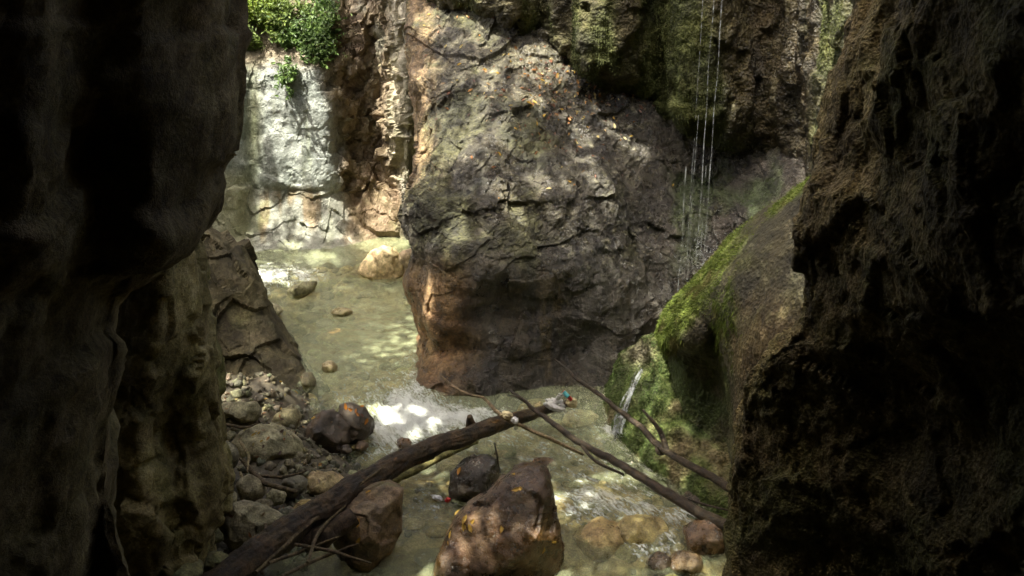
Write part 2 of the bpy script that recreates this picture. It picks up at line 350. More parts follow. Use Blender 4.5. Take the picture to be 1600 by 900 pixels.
# far cliff -------------------------------------------------------------
pxs = [120, 230, 300, 340, 372, 392, 425, 470, 510, 535, 560, 590, 615, 638, 656, 740]
base = {
    -420: [18.5] * 16, -150: [17.9] * 9 + [17.6, 17.5, 17.4, 17.2, 17.0, 16.6, 16.6],
    0:   [16.6, 16.7, 16.8, 16.9, 17.0, 17.0, 17.0, 17.0, 16.9, 16.7, 16.5, 16.35, 16.1, 15.9, 16.9, 17.0],
    70:  [16.2, 16.2, 16.3, 16.4, 16.5, 16.5, 16.5, 16.5, 16.5, 16.4, 16.4, 16.3, 16.05, 15.8, 16.9, 17.0],
    110: [16.0, 16.0, 16.0, 16.0, 16.02, 16.08, 16.05, 16.05, 16.05, 16.3, 16.45, 16.4, 16.0, 15.75, 16.9, 17.0],
    150: [15.9, 15.9, 15.8, 15.8, 15.95, 16.05, 15.95, 15.95, 15.95, 16.3, 16.55, 16.5, 16.05, 15.75, 16.9, 17.0],
    220: [15.7, 15.7, 15.6, 15.6, 15.85, 16.0, 15.88, 15.85, 15.85, 16.2, 16.5, 16.5, 16.15, 15.75, 16.9, 17.0],
    282: [15.4, 15.4, 15.3, 15.3, 15.7, 15.9, 15.75, 15.75, 15.75, 15.95, 16.2, 16.3, 16.1, 15.8, 16.9, 17.0],
    302: [15.2, 15.2, 15.15, 15.2, 15.6, 15.86, 15.78, 15.79, 15.80, 15.94, 16.15, 16.25, 16.1, 15.85, 16.9, 17.0],
    350: [14.9, 14.9, 14.85, 14.9, 15.3, 15.56, 15.5, 15.52, 15.55, 15.66, 15.8, 15.9, 15.9, 15.8, 16.9, 17.0],
    388: [14.6, 14.6, 14.6, 14.65, 14.9, 15.1, 15.15, 15.15, 15.2, 15.25, 15.35, 15.45, 15.5, 15.5, 15.2, 15.2],
    430: [14.4, 14.4, 14.4, 14.4, 14.4, 14.4, 14.4, 14.4, 14.45, 14.5, 14.6, 14.8, 15.0, 15.0, 14.9, 14.9]}
ctrl = [[(x, py, Y) for x, Y in zip(pxs, ys)] for py, ys in base.items()]
def d_zone(px, py, p):
    w = 22 * fbm(p, 1.7, 3, 77)
    brown = S(505, 545, px + w + (py - 200) * -.14) * S(650, 615, px + .3 * w)
    return brown
def d_disp(p, n):
    px, py = pix(p); br = d_zone(px, py, p)
    q = p * np.array([1, 1, .7], np.float32)
    v, c, _ = facet(q, 1.5, 41, .55, warp=.35); v2, c2, _ = facet(p, 3.4, 43, .7, warp=.3)
    up = S(310, 290, py)
    sl = strata(p, (.25, -.1, .95), 1.7, 46, .85, 1.2)
    return .12 * fbm(p, 1.0, 4, 4) + (.03 + .16 * br) * v * (.6 + .4 * up) + (.012 + .10 * br * up + .03 * (1 - up)) * v2 + .05 * sl * up + .035 * (1 - br) * strata(p, (.7, -.1, .55), 1.3, 49, .92, 1.6) + (.016 + .02 * br) * fbm(p, 7, 4, 9, .65) + (.004 + .05 * br * up) * facet(p, 8, 48, .8)[0] - .02 * br * S(.03, 0, c2)
def d_col(p, n, px, py):
    br = d_zone(px, py, p); st = np.stack([p[:, 0], p[:, 1] * .3, p[:, 2] * .16], 1)
    t = S(-.5, .5, fbm(p, 1.8, 5, 23)); c = mix((.20, .222, .212), (.33, .358, .342), t)
    c = mix(c, (.20, .22, .14), .75 * S(.05, .45, fbm(st, 3.2, 5, 35, .6))); c = mix(c, (.42, .44, .42), .5 * S(.1, .4, fbm(st, 4.5, 4, 96, .6)))
    c = mix(c, (.22, .24, .13), .8 * blob(px, py, 396, 200, 12, 90))
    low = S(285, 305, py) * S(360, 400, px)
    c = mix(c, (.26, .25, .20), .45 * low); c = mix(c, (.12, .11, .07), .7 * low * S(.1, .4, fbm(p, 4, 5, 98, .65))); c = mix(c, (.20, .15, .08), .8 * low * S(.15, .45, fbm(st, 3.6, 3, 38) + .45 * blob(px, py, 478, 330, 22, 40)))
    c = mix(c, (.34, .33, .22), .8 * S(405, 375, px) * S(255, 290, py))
    b = mix((.11, .08, .05), (.25, .195, .13), S(-.4, .5, fbm(p, 2.6, 4, 24)))
    b = mix(b, (.25, .185, .12), .7 * S(230, 300, py)); b = mix(b, (.24, .24, .19), .6 * S(.1, .4, fbm(p, 2.0, 3, 88)) * S(160, 60, py))
    c = mix(c, b, br)
    c = mix(c, (.42, .38, .29), .8 * S(598, 618, px + 12 * fbm(p, 3, 2, 5)) * S(300, 255, py))  # strip beside the recess painted lighter, as if sunlit
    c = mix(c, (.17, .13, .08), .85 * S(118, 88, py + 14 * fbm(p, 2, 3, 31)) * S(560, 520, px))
    c = mix(c, (.14, .16, .06), .5 * S(.1, .5, fbm(p, 1.5, 3, 54)) * S(.1, .6, n[:, 2]))
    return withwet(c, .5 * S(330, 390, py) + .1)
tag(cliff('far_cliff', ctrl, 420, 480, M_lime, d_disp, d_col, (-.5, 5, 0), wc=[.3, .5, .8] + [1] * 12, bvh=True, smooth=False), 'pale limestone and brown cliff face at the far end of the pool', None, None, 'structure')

# central rock ----------------------------------------------------------
edge = {-60: 640, 20: 642, 110: 640, 180: 646, 240: 652, 300: 634, 345: 628, 400: 640, 440: 642, 500: 650, 545: 664, 585: 660, 615: 655, 645: 668, 760: 672}
pxs = [690, 750, 830, 900, 970, 1040, 1120, 1200, 1290]
base = {-60: (14.0, [13.9, 13.8, 13.6, 13.6, 13.5, 13.4, 13.2, 13.0, 12.8]),
    20: (13.2, [13.0, 12.9, 13.0, 13.1, 13.2, 13.2, 13.0, 12.8, 12.5]), 110: (12.4, [12.1, 12.0, 12.1, 12.4, 12.7, 12.8, 12.7, 12.4, 12.0]),
    180: (12.0, [11.6, 11.5, 11.5, 11.8, 12.1, 12.4, 12.3, 12.0, 11.6]), 240: (11.6, [11.2, 11.0, 11.1, 11.35, 11.6, 12.0, 12.0, 11.8, 11.3]),
    300: (11.0, [10.6, 10.6, 10.7, 10.9, 11.2, 11.7, 11.8, 11.5, 11.0]), 345: (10.75, [10.4, 10.4, 10.5, 10.65, 10.9, 11.4, 11.6, 11.3, 10.8]),
    400: (10.6, [10.2, 10.15, 10.25, 10.38, 10.6, 11.1, 11.4, 11.1, 10.5]), 440: (10.6, [10.15, 10.05, 10.15, 10.3, 10.5, 11.0, 11.2, 11.0, 10.4]),
    500: (10.7, [10.2, 10.15, 10.2, 10.3, 10.45, 10.8, 11.0, 10.8, 10.3]), 545: (10.75, [10.3, 10.2, 10.2, 10.3, 10.4, 10.6, 10.7, 10.5, 10.2]),
    585: (10.5, [10.12, 10.05, 10.1, 10.2, 10.3, 10.4, 10.5, 10.3, 10.0]), 615: (10.4, [10.0, 9.95, 10.0, 10.15, 10.2, 10.3, 10.3, 10.2, 9.9]),
    645: (10.35, [9.95, 9.9, 9.95, 10.1, 10.1, 10.2, 10.2, 10.1, 9.8]), 760: (10.3, [9.9, 9.85, 9.9, 10.0, 10.0, 10.1, 10.1, 10.0, 9.7])}
ctrl = []
for py, (Ye, ys) in base.items():
    e = edge[py]; ctrl.append([(e + 70, py, Ye + 3.5), (e + 16, py, Ye + 1.3), (e + 1, py, Ye + .35), (e + 8, py, Ye)] + [(x, py, Y) for x, Y in zip(pxs, ys)])
def m_disp(p, n):
    px, py = pix(p); top = S(440, 380, py)
    v, c, _ = facet(p, 1.1, 51, .6, (1, 1, .8), .4); v2, c2, _ = facet(p, 2.8, 53, .7, (1, 1, 1.2), .35)
    v3, c3, _ = facet(p, 7.5, 55, .8, warp=.3)
    st = np.stack([p[:, 0] * 1.0, p[:, 1], p[:, 2] * .15], 1)
    rr_ = 1 - .6 * S(880, 1000, px) * S(200, 280, py)
    sl = strata(p, (-.35, -.25, .9), 2.6, 13, .8, .9); sl2 = strata(p, (.5, -.2, .85), 6.5, 14, .75, 1.2)
    return .26 * fbm(p, .8, 3, 12) + .07 * v * (.12 + .88 * top) + .045 * v2 * (.15 + .85 * top) + .014 * v3 * top + (.03 * sl + .02 * sl2) * (.15 + .85 * top) * rr_ + .10 * top * rr_ * fbm(p, 2.2, 6, 18, .58) + .05 * (1 - rr_) * fbm(st, 2.2, 4, 22) + (1 - top) * (.10 * fbm(st, 1.8, 4, 16) + .05 * ridged(st, 3.0, 4, 17, .6) + .03 * fbm(p, 5, 5, 19, .65) + .05 * strata(p, (.2, -.1, .95), 1.7, 20, .9, .8) + .03 * facet(p, 2.4, 21, .6)[0])
def m_fine(p, n):
    px, py = pix(p); t = S(440, 380, py); return (.009 + .007 * t) * fbm(p, 11, 4, 66, .7) + .005 * t * facet(p, 20, 68, .9, warp=.2)[0]
def m_col(p, n, px, py):
    top = S(455, 385, py + 18 * fbm(p, 1.5, 3, 7)); st = np.stack([p[:, 0], p[:, 1], p[:, 2] * .12], 1)
    t = S(-.5, .5, fbm(p, 2.2, 5, 25)); c = mix((.026, .022, .013), (.085, .077, .053), t); c = mix(c, (.055, .042, .026), .7 * S(.1, .45, fbm(p, 6, 4, 91, .65))); c = mix(c, (.34, .33, .28), .75 * S(.18, .4, fbm(p, 8, 5, 92, .7)))  # pale specks: dry patches, partly painted in as wet glints
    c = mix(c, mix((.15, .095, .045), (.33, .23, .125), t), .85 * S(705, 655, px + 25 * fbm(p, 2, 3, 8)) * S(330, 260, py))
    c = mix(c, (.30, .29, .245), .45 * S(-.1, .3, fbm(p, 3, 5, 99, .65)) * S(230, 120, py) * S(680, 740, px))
    right = S(800, 930, px + 60 * fbm(p, 1.0, 3, 9)); c = mix(c, mix((.016, .0145, .011), (.07, .064, .053), t), .9 * right); c = mix(c, (.34, .33, .30), .7 * right * S(.12, .38, fbm(p, 9, 5, 93, .7)))  # right side: pale specks painted in as wet sparkle
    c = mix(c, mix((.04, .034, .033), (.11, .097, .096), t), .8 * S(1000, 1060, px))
    ms = S(-.1, .2, fbm(p, 1.9, 6, 36, .6) + .25 * blob(px, py, 735, 150, 45, 60) + .4 * blob(px, py, 670, 320, 40, 28) + .3 * blob(px, py, 835, 230, 25, 40) - .35 * blob(px, py, 860, 90, 130, 50) - .25 * right)
    c = mix(c, mix((.035, .037, .011), (.085, .086, .028), t), .9 * ms * S(-.2, .4, n[:, 2]))
    gm = S(.1, .4, fbm(p, 1.3, 4, 37) + .35 * blob(px, py, 1085, 320, 40, 90)) * S(1030, 1060, px); c = mix(c, (.045, .075, .018), .75 * gm)
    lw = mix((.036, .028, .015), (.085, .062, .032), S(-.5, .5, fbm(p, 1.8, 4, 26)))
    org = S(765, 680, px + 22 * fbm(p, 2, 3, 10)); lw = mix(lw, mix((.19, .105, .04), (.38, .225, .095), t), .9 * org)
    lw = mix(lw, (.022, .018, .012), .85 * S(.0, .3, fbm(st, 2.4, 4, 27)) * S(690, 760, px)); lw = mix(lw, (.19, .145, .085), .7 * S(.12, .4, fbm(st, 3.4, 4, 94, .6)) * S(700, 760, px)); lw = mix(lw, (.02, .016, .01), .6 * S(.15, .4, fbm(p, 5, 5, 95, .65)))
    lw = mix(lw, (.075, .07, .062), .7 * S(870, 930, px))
    lw = lw * .8; c = mix(lw, c, top)  # brown lower face, its shade put into the darker colour
    wet = .45 + .65 * S(690, 800, px + 70 * fbm(p, 1.2, 3, 11)) * top - .5 * ms + .45 * (1 - top)
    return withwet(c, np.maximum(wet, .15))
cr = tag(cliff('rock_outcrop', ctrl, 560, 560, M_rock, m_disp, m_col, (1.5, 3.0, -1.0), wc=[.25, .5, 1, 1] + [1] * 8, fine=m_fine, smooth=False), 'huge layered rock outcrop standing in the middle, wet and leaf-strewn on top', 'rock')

# upper right cliff -----------------------------------------------------
pxs = [620, 720, 790, 850, 880, 920, 985, 1030, 1070, 1130, 1172, 1220, 1262, 1300, 1380]
Ys = [13.8, 12.9, 12.55, 12.95, 12.5, 12.0, 12.0, 12.35, 11.75, 11.6, 11.95, 11.7, 11.25, 10.2, 9.2]
bot = [-25, 14, 42, 50, 85, 122, 140, 165, 205, 216, 222, 258, 290, 312, 340]
ctrl = [[('w', (x - 800) / F * Y * 1.05, Y + .3, 9.0) for x, Y in zip(pxs, Ys)]]
for f in (-600, -300, -120):
    ctrl.append([(x, f, Y + .05 * math.sin(x * .05 + f)) for x, Y in zip(pxs, Ys)])
for k in (.0, .45, .8, .95):
    ctrl.append([(x, -60 + (b + 60) * k, Y - .12 * math.sin(k * 3.1) + (.1 if k > .9 else 0)) for x, Y, b in zip(pxs, Ys, bot)])
ctrl.append([(x, b, Y + .35) for x, Y, b in zip(pxs, Ys, bot)]); ctrl.append([(x, b + 8, Y + 1.2) for x, Y, b in zip(pxs, Ys, bot)])
def e_disp(p, n):
    v, c, _ = facet(p, 1.8, 61, .5, (1, 1, .7), .4); st = np.stack([p[:, 0], p[:, 1], p[:, 2] * .3], 1)
    return .26 * fbm(st, 1.3, 4, 14) + .10 * v + .09 * ridged(st, 2.6, 4, 15) + .05 * fbm(p, 6, 5, 17, .65) + .02 * facet(p, 9, 64, .8)[0]
def e_col(p, n, px, py):
    t = S(-.5, .5, fbm(p, 2.5, 5, 28)); c = mix((.042, .038, .02), (.105, .093, .053), t)
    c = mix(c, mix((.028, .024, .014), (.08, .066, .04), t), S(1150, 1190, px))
    st = np.stack([p[:, 0], p[:, 1], p[:, 2] * .3], 1)
    g = S(-.1, .3, fbm(st, 1.5, 4, 39) + .5 * blob(px, py, 935, 60, 30, 90) + .6 * blob(px, py, 1085, 120, 45, 110) + .3 * blob(px, py, 1290, 90, 40, 120) - .45 * blob(px, py, 1200, 120, 55, 130))
    c = mix(c, mix((.04, .052, .013), (.095, .116, .03), t), .85 * g)
    return withwet(c, .5 + .5 * S(1050, 1100, px) - .4 * g)
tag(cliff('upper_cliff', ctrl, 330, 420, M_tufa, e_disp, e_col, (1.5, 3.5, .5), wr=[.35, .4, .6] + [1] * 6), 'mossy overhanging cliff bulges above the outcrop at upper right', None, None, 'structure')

# mossy mound -----------------------------------------------------------
mound = [ # per column: (px,py,Y) from behind the ridge to the foot
    [(1020, 540, 10.0), (1030, 522, 9.1), (1030, 528, 8.85), (1031, 534, 8.75), (1036, 541, 8.85), (1044, 552, 9.1), (1046, 600, 8.95), (1046, 680, 8.85), (1046, 800, 8.7)],
    [(1040, 500, 10.2), (1045, 490, 9.1), (1050, 503, 8.7), (1055, 522, 8.5), (1062, 540, 8.5), (1064, 550, 8.7), (1066, 600, 8.75), (1066, 680, 8.7), (1066, 800, 8.6)],
    [(1068, 470, 10.3), (1074, 452, 9.1), (1080, 475, 8.6), (1086, 505, 8.35), (1092, 540, 8.3), (1094, 553, 8.6), (1092, 610, 8.68), (1090, 690, 8.6), (1090, 800, 8.5)],
    [(1095, 440, 10.4), (1103, 415, 9.1), (1108, 445, 8.5), (1113, 480, 8.2), (1118, 505, 8.15), (1122, 520, 8.45), (1122, 600, 8.6), (1120, 690, 8.5), (1120, 800, 8.4)],
    [(1112, 420, 10.4), (1120, 398, 9.05), (1124, 430, 8.35), (1128, 470, 7.95), (1134, 530, 7.8), (1139, 575, 7.9), (1143, 620, 8.1), (1144, 700, 8.3), (1140, 800, 8.2)],
    [(1140, 400, 10.4), (1150, 369, 9.0), (1152, 405, 8.2), (1153, 450, 7.75), (1155, 520, 7.5), (1154, 580, 7.4), (1152, 640, 7.4), (1150, 720, 7.4), (1148, 860, 7.2)],
    [(1180, 360, 10.2), (1196, 328, 8.8), (1196, 370, 8.0), (1194, 430, 7.5), (1194, 510, 7.15), (1192, 580, 7.05), (1188, 650, 7.0), (1184, 740, 7.0), (1180, 880, 6.8)],
    [(1220, 330, 10.0), (1232, 300, 8.6), (1232, 350, 7.8), (1230, 420, 7.25), (1228, 510, 6.9), (1226, 580, 6.8), (1224, 650, 6.8), (1220, 740, 6.8), (1220, 880, 6.6)],
    [(1280, 300, 9.8), (1290, 262, 8.2), (1290, 330, 7.4), (1290, 420, 6.9), (1290, 510, 6.6), (1290, 580, 6.6), (1290, 650, 6.6), (1290, 740, 6.6), (1290, 880, 6.4)]]
ctrl = [list(r) for r in zip(*mound)]
def f_disp(p, n):
    v, c, _ = facet(p, 2.0, 71, .4, (1, 1, .7), .4)
    return .07 * fbm(p, 1.6, 4, 19) + .03 * v * S(0, .2, c) + .015 * np.abs(fbm(p, 8, 4, 20)) + .01 * fbm(p, 22, 3, 21)
def f_mossmask(p, n, px, py):
    edge_d = (py - np.interp(px, [1030, 1060, 1103, 1150, 1196, 1232, 1290], [520, 472, 415, 369, 328, 300, 262]))
    m = S(60, 14, edge_d + 30 * fbm(p, 3, 3, 40)) * S(1190, 1110, px + 18 * fbm(p, 3, 3, 44))
    m = np.maximum(m, S(26, 6, edge_d + 12 * fbm(p, 4, 3, 40)) * S(.0, .35, fbm(p, 2, 3, 45) + .2 * blob(px, py, 1240, 300, 25, 30)))
    m = np.maximum(m, blob(px, py, 1128, 490, 20, 65) * S(-.3, .2, fbm(p, 5, 3, 46)))
    m = np.maximum(m, .9 * S(1125, 1095, px) * S(80, 40, edge_d + 25 * fbm(p, 4, 3, 47)))
    return np.clip(m, 0, 1)
def f_col(p, n, px, py):
    t = S(-.5, .5, fbm(p, 3, 5, 29)); c = mix((.03, .027, .014), (.066, .06, .036), t)
    c = mix(c, mix((.06, .043, .016), (.125, .09, .038), t), .8 * S(440, 520, py + 30 * fbm(p, 2, 3, 41)) * S(1130, 1150, px))
    und = S(1150, 1132, px) * S(520, 560, py + 14 * fbm(p, 4, 2, 5)); c = mix(c, mix((.05, .046, .03), (.12, .105, .07), t), und)
    c = mix(c, (.055, .09, .02), und * .9 * S(-.1, .35, fbm(p, 2.2, 4, 42) + .3 * S(600, 660, py)))
    c = mix(c, (.09, .10, .03), .5 * S(0, .5, fbm(p, 2.5, 4, 48)))
    g = f_mossmask(p, n, px, py); c = mix(c, mix((.06, .085, .012), (.13, .17, .02), t), g)
    return withwet(c, .25 + .4 * und - .3 * g + .6 * blob(px, py, 1157, 440, 12, 30))
tag(cliff('mossy_mound', ctrl, 330, 330, M_tufa, f_disp, f_col, (1.0, 1.0, -.5)), 'big moss-capped tufa mound bulging from the right cliff below the trickles', 'rock')

low = [
    [(925, 668, 10.2), (930, 655, 9.9), (934, 665, 9.7), (938, 680, 9.5), (944, 700, 9.3)],
    [(940, 620, 10.3), (945, 600, 10.0), (950, 630, 9.65), (955, 665, 9.35), (962, 705, 9.1)],
    [(962, 580, 10.3), (968, 562, 9.9), (975, 600, 9.5), (982, 650, 9.2), (990, 712, 8.85)],
    [(985, 550, 10.2), (995, 535, 9.7), (1003, 580, 9.35), (1010, 640, 9.0), (1018, 728, 8.6)],
    [(1015, 540, 10.0), (1025, 528, 9.4), (1036, 580, 9.1), (1044, 660, 8.7), (1050, 750, 8.3)],
    [(1060, 560, 9.9), (1068, 548, 9.3), (1076, 610, 8.95), (1085, 690, 8.45), (1090, 775, 8.0)],
    [(1105, 590, 9.9), (1112, 580, 9.3), (1120, 640, 8.9), (1128, 710, 8.3), (1132, 795, 7.75)],
    [(1160, 600, 9.7), (1165, 590, 9.0), (1168, 660, 8.5), (1172, 730, 8.0), (1176, 815, 7.5)]]
ctrl = [list(r) for r in zip(*low)] + [[(c[-1][0], c[-1][1] + 60, c[-1][2] - .1) for c in low]]
def f2_disp(p, n):
    v, c, _ = facet(p, 2.6, 75, .5, warp=.4)
    return .10 * fbm(p, 1.8, 4, 119) + .06 * v * S(0, .2, c) + .03 * np.abs(fbm(p, 8, 4, 120)) + .012 * fbm(p, 22, 3, 121)
def f2_col(p, n, px, py):
    t = S(-.5, .5, fbm(p, 3, 5, 129)); c = mix((.10, .08, .05), (.22, .19, .13), t)
    g = S(-.25, .2, fbm(p, 2.0, 4, 130) + .15); c = mix(c, mix((.03, .055, .01), (.08, .125, .022), t), .9 * g)
    pale = blob(px, py, 1000, 552, 26, 20); c = mix(c, (.20, .185, .165), .8 * pale)
    return withwet(c, .35 + .5 * pale)
tag(cliff('mossy_rock', ctrl, 220, 240, M_tufa, f2_disp, f2_col, (.3, 1.0, -.3), bvh=True), 'low green mossy rock at the foot of the mound where the small cascade lands', 'rock')

# right foreground cliff ------------------------------------------------
rows = [(-600, 1440, 4.6), (-250, 1400, 4.6), (-80, 1362, 4.6), (0, 1342, 4.6), (60, 1316, 4.6), (120, 1293, 4.6), (180, 1277, 4.6), (240, 1270, 4.6), (272, 1263, 4.6), (300, 1246, 4.6), (350, 1238, 4.6), (400, 1229, 4.6), (445, 1238, 4.6),
        (490, 1231, 4.6), (520, 1208, 4.7), (560, 1178, 4.8), (600, 1160, 4.9), (640, 1149, 4.95), (700, 1147, 5.0), (760, 1141, 5.0), (830, 1144, 5.0), (900, 1141, 5.0), (1100, 1130, 4.8), (1700, 1100, 3.9)]
def g_out(py, e, Y):
    s = .35 * math.sin(py * .011 + 1) ; k = .3 * math.sin(py * .017)
    return [(e + 260, py, Y + 2.2), (e + 26, py, Y + .8), (e, py, Y), (e + 55, py, Y - .35), (1380 + .2 * (e - 1200), py, Y - .9 - .12 * k), (1480, py, Y - 1.35 + .3 * s), (1600, py, Y - 1.75 - .2 * k), (1850, py, 2.4), (2500, py, 1.3), ('w', 1.7, -1.0, P(0, py, 2.6)[2]), ('w', 1.8, -3.5, P(0, py, 2.6)[2])]
ctrl = [[('w', 2.9, 6, 9), ('w', 2.0, 5.3, 9), ('w', 1.6, 4.8, 9), ('w', 1.4, 4.4, 9), ('w', 1.1, 3.8, 9), ('w', .9, 3.2, 9), ('w', .8, 2.7, 9.1), ('w', .6, 2.0, 9.6), ('w', .4, .8, 10), ('w', .1, -1, 10.3), ('w', 0, -3.5, 10.5)]]
ctrl += [g_out(*r) for r in rows]
def g_disp(p, n):
    v, c, _ = facet(p, 1.6, 81, .5, (1, 1, .8), .5)
    return .09 * fbm(p, 1.6, 4, 129) + .055 * v + .035 * facet(p, 5, 82, .7)[0] + .05 * np.abs(fbm(p, 5.0, 5, 30, .6)) + .02 * fbm(p, 11, 5, 31, .65) - .05
def g_col(p, n, px, py):
    t = S(-.5, .5, fbm(p, 3, 5, 32)); c = mix((.078, .062, .03), (.24, .193, .1), t)
    c = mix(c, (.10, .103, .028), .7 * S(0, .5, fbm(p, 2.5, 4, 49) + .3 * S(600, 800, py)))
    return withwet(c, t * 0 + .12)
tag(cliff('right_cliff', ctrl, 500, 460, M_near_tufa, g_disp, g_col, (5, -.2, 0), wc=[.4, .8, 1, 1, 1, 1, 1, .6, .3, .3]), 'dark rough rock wall filling the right foreground', None, None, 'structure')

# unseen roof and rear wall, added to shut sky light off the near walls ---------------
def lump(name, lo, hi, n, amp, seed, c):
    g = np.linspace(0, 1, n); a, b = np.meshgrid(g, g, indexing='ij'); V = []; Fc = []; o = 0
    for ax in range(3):
        for s in (0., 1.):
            q = np.zeros((n * n, 3)); u = [k for k in range(3) if k != ax]
            q[:, u[0]] = a.ravel(); q[:, u[1]] = b.ravel(); q[:, ax] = s
            V.append(q); Fc.append(grid_faces(n, n, o)); o += n * n
    V = np.concatenate(V) * (np.array(hi) - lo) + lo
    d = np.stack([fbm(V, .5, 4, seed), fbm(V, .5, 4, seed + 9), fbm(V, .5, 4, seed + 18)], 1) * amp
    V = V + d; t = mix((c[0], c[1], c[2]), (c[0] * 1.5, c[1] * 1.5, c[2] * 1.5), S(-.5, .5, fbm(V, 1.2, 3, seed)))
    return link(name, raw_mesh(name, V, np.concatenate(Fc), None, withwet(t, t[:, 0] * 0)), M_lime)
ROOF = link_roof = None
tag(lump('unseen_roof', (-7, -6, 8.5), (7, 4.3, 12.0), 40, .5, 90, (.15, .13, .09)), 'unseen rock roof added above the viewpoint to darken the slot', None, None, 'structure')
tag(lump('unseen_rear_wall', (-5, -6.5, -1), (5, -3.2, 10), 40, .4, 95, (.15, .13, .09)), 'unseen rock wall added behind the viewpoint to darken the slot', None, None, 'structure')
tag(lump('left_rear_cliff', (-10.5, 7.5, -1), (-5.6, 16.5, 4.6), 50, .6, 99, (.2, .18, .12)), 'rock bank behind the left wall', None, None, 'structure')

# left boulder across the pool --------------------------------------------
ctrl = [[(230, 440, 13.6), (270, 420, 13.8), (300, 400, 13.8), (325, 375, 13.6), (345, 380, 13.5), (365, 400, 13.4), (375, 420, 13.3)],
        [(215, 445, 12.0), (262, 415, 12.0), (292, 388, 12.0), (318, 352, 12.0), (334, 352, 12.0), (352, 368, 12.2), (362, 385, 12.8)],
        [(210, 460, 11.6), (262, 432, 11.6), (296, 402, 11.5), (324, 368, 11.4), (346, 380, 11.4), (374, 402, 11.6), (384, 420, 12.4)],
        [(200, 500, 11.2), (262, 470, 11.2), (300, 445, 11.1), (335, 425, 11.0), (368, 430, 11.0), (397, 446, 11.3), (402, 460, 12.2)],
        [(195, 545, 10.9), (262, 515, 10.8), (305, 500, 10.8), (345, 488, 10.75), (385, 482, 10.8), (412, 488, 11.1), (416, 500, 12.0)],
        [(195, 590, 10.6), (262, 560, 10.55), (310, 548, 10.5), (355, 538, 10.5), (398, 528, 10.5), (432, 532, 10.75), (440, 540, 11.7)],
        [(195, 640, 10.3), (262, 620, 10.2), (318, 605, 10.15), (365, 594, 10.15), (415, 582, 10.15), (466, 576, 10.45), (474, 584, 11.4)],
        [(195, 690, 10.0), (262, 665, 9.9), (325, 655, 9.75), (375, 645, 9.7), (430, 632, 9.75), (490, 604, 10.2), (497, 612, 11.1)],
        [(195, 740, 9.8), (262, 715, 9.7), (328, 705, 9.5), (380, 695, 9.5), (440, 680, 9.55), (492, 650, 10.0), (500, 655, 10.9)]]
def c_disp(p, n):
    v, c, _ = facet(p, .9, 83, .6, warp=.2); v2, c2, _ = facet(p, 3, 84, .6)
    return .10 * fbm(p, 1.2, 4, 43) + .20 * v + .06 * v2 + .025 * fbm(p, 9, 5, 44, .65) + .05 * strata(p, (.5, -.3, .8), 2.2, 47, .85, .8)
def c_col(p, n, px, py):
    t = S(-.5, .5, fbm(p, 2.5, 5, 46)); c = mix((.04, .035, .022), (.125, .112, .078), t); c = mix(c, (.03, .026, .017), .7 * S(.05, .4, fbm(p, 3.5, 4, 58)))
    c = mix(c, (.11, .12, .05), .6 * S(.05, .5, fbm(p, 1.8, 4, 57)) * S(560, 480, py))
    return withwet(c, .15 + .4 * S(600, 640, py))
tag(cliff('leaning_boulder', ctrl, 260, 240, M_near, c_disp, c_col, (-.5, 1.0, -1.2), smooth=False), 'tall angular boulder leaning into the pool beside the left wall', 'rock')

# ------------------------------------------------------------------ stream bed and water
path = np.array([(-4.6, 16.0), (-3.6, 14.8), (-2.6, 13.2), (-1.9, 11.6), (-1.35, 10.2), (-.9, 9.4), (.1, 8.6), (1.0, 7.6), (1.3, 6.6), (1.2, 4.0)])
pt = crs(path, np.linspace(0, len(path) - 1, 160)); seg = np.concatenate([[0], np.cumsum(np.linalg.norm(np.diff(pt, axis=0), axis=1))])
def flowc(x, y):
    d2 = (x[:, None] - pt[None, :, 0]) ** 2 + (y[:, None] - pt[None, :, 1]) ** 2; k = d2.argmin(1)
    tg = np.gradient(pt, axis=0); tg /= np.linalg.norm(tg, axis=1, keepdims=True)
    dx = x - pt[k, 0]; dy = y - pt[k, 1]
    return seg[k] + dx * tg[k, 0] + dy * tg[k, 1], -dx * tg[k, 1] + dy * tg[k, 0]
def bank(x, y):
    return S(-1.35, -2.5, x + .25 * np.sin(y * 2.1)) * S(10.3, 9.6, y)
def bed_z(x, y):
    p = np.stack([x, y, x * 0], 1).astype(np.float32)
    d = .30 + .22 * blob(x, y, -1.6, 11.8, 1.1, 1.6) + .1 * blob(x, y, .9, 9.3, .8, .7) - .20 * blob(x, y, -2.0, 14.3, 1.4, .9) - .20 * blob(x, y, -.5, 8.0, 1.2, .9) - .18 * blob(x, y, 1.3, 7.3, 1.3, .9)
    z = .15 * S(8.9, 9.9, y) - d + .10 * fbm(p, .9, 3, 61) + .06 * np.abs(fbm(p, 2.6, 3, 62))
    f1, f2, h, _ = worley(p * 2.2 + .3 * fbm(p, 2, 3, 60)[:, None], 63); z = z + .10 * S(.62, .15, f1) * ((h & 255) / 255.) ** 2 + .05 * facet(p, 4.5, 59, .8)[0]
    b = bank(x, y); z = z + b * (.62 + .10 * fbm(p, 1.8, 3, 64)) + .25 * S(-2.4, -3.4, x) * S(10.0, 9.0, y)
    return z
nx, ny = 300, 380
gx, gy = np.meshgrid(np.linspace(-5.6, 4.2, nx), np.linspace(3.2, 17.0, ny)); x = gx.ravel(); y = gy.ravel()
z = bed_z(x, y); V = np.stack([x, y, z], 1); p = V.astype(np.float32)
t = S(-.5, .5, fbm(p, 2.2, 5, 65)); c = mix((.19, .15, .085), (.40, .32, .20), t); c = mix(c, (.055, .047, .03), .9 * S(0, .35, bank(x, y))); c = mix(c, (.20, .20, .075), .45 * S(9, 11, y) * S(0, .5, fbm(p, 1.1, 3, 66)))
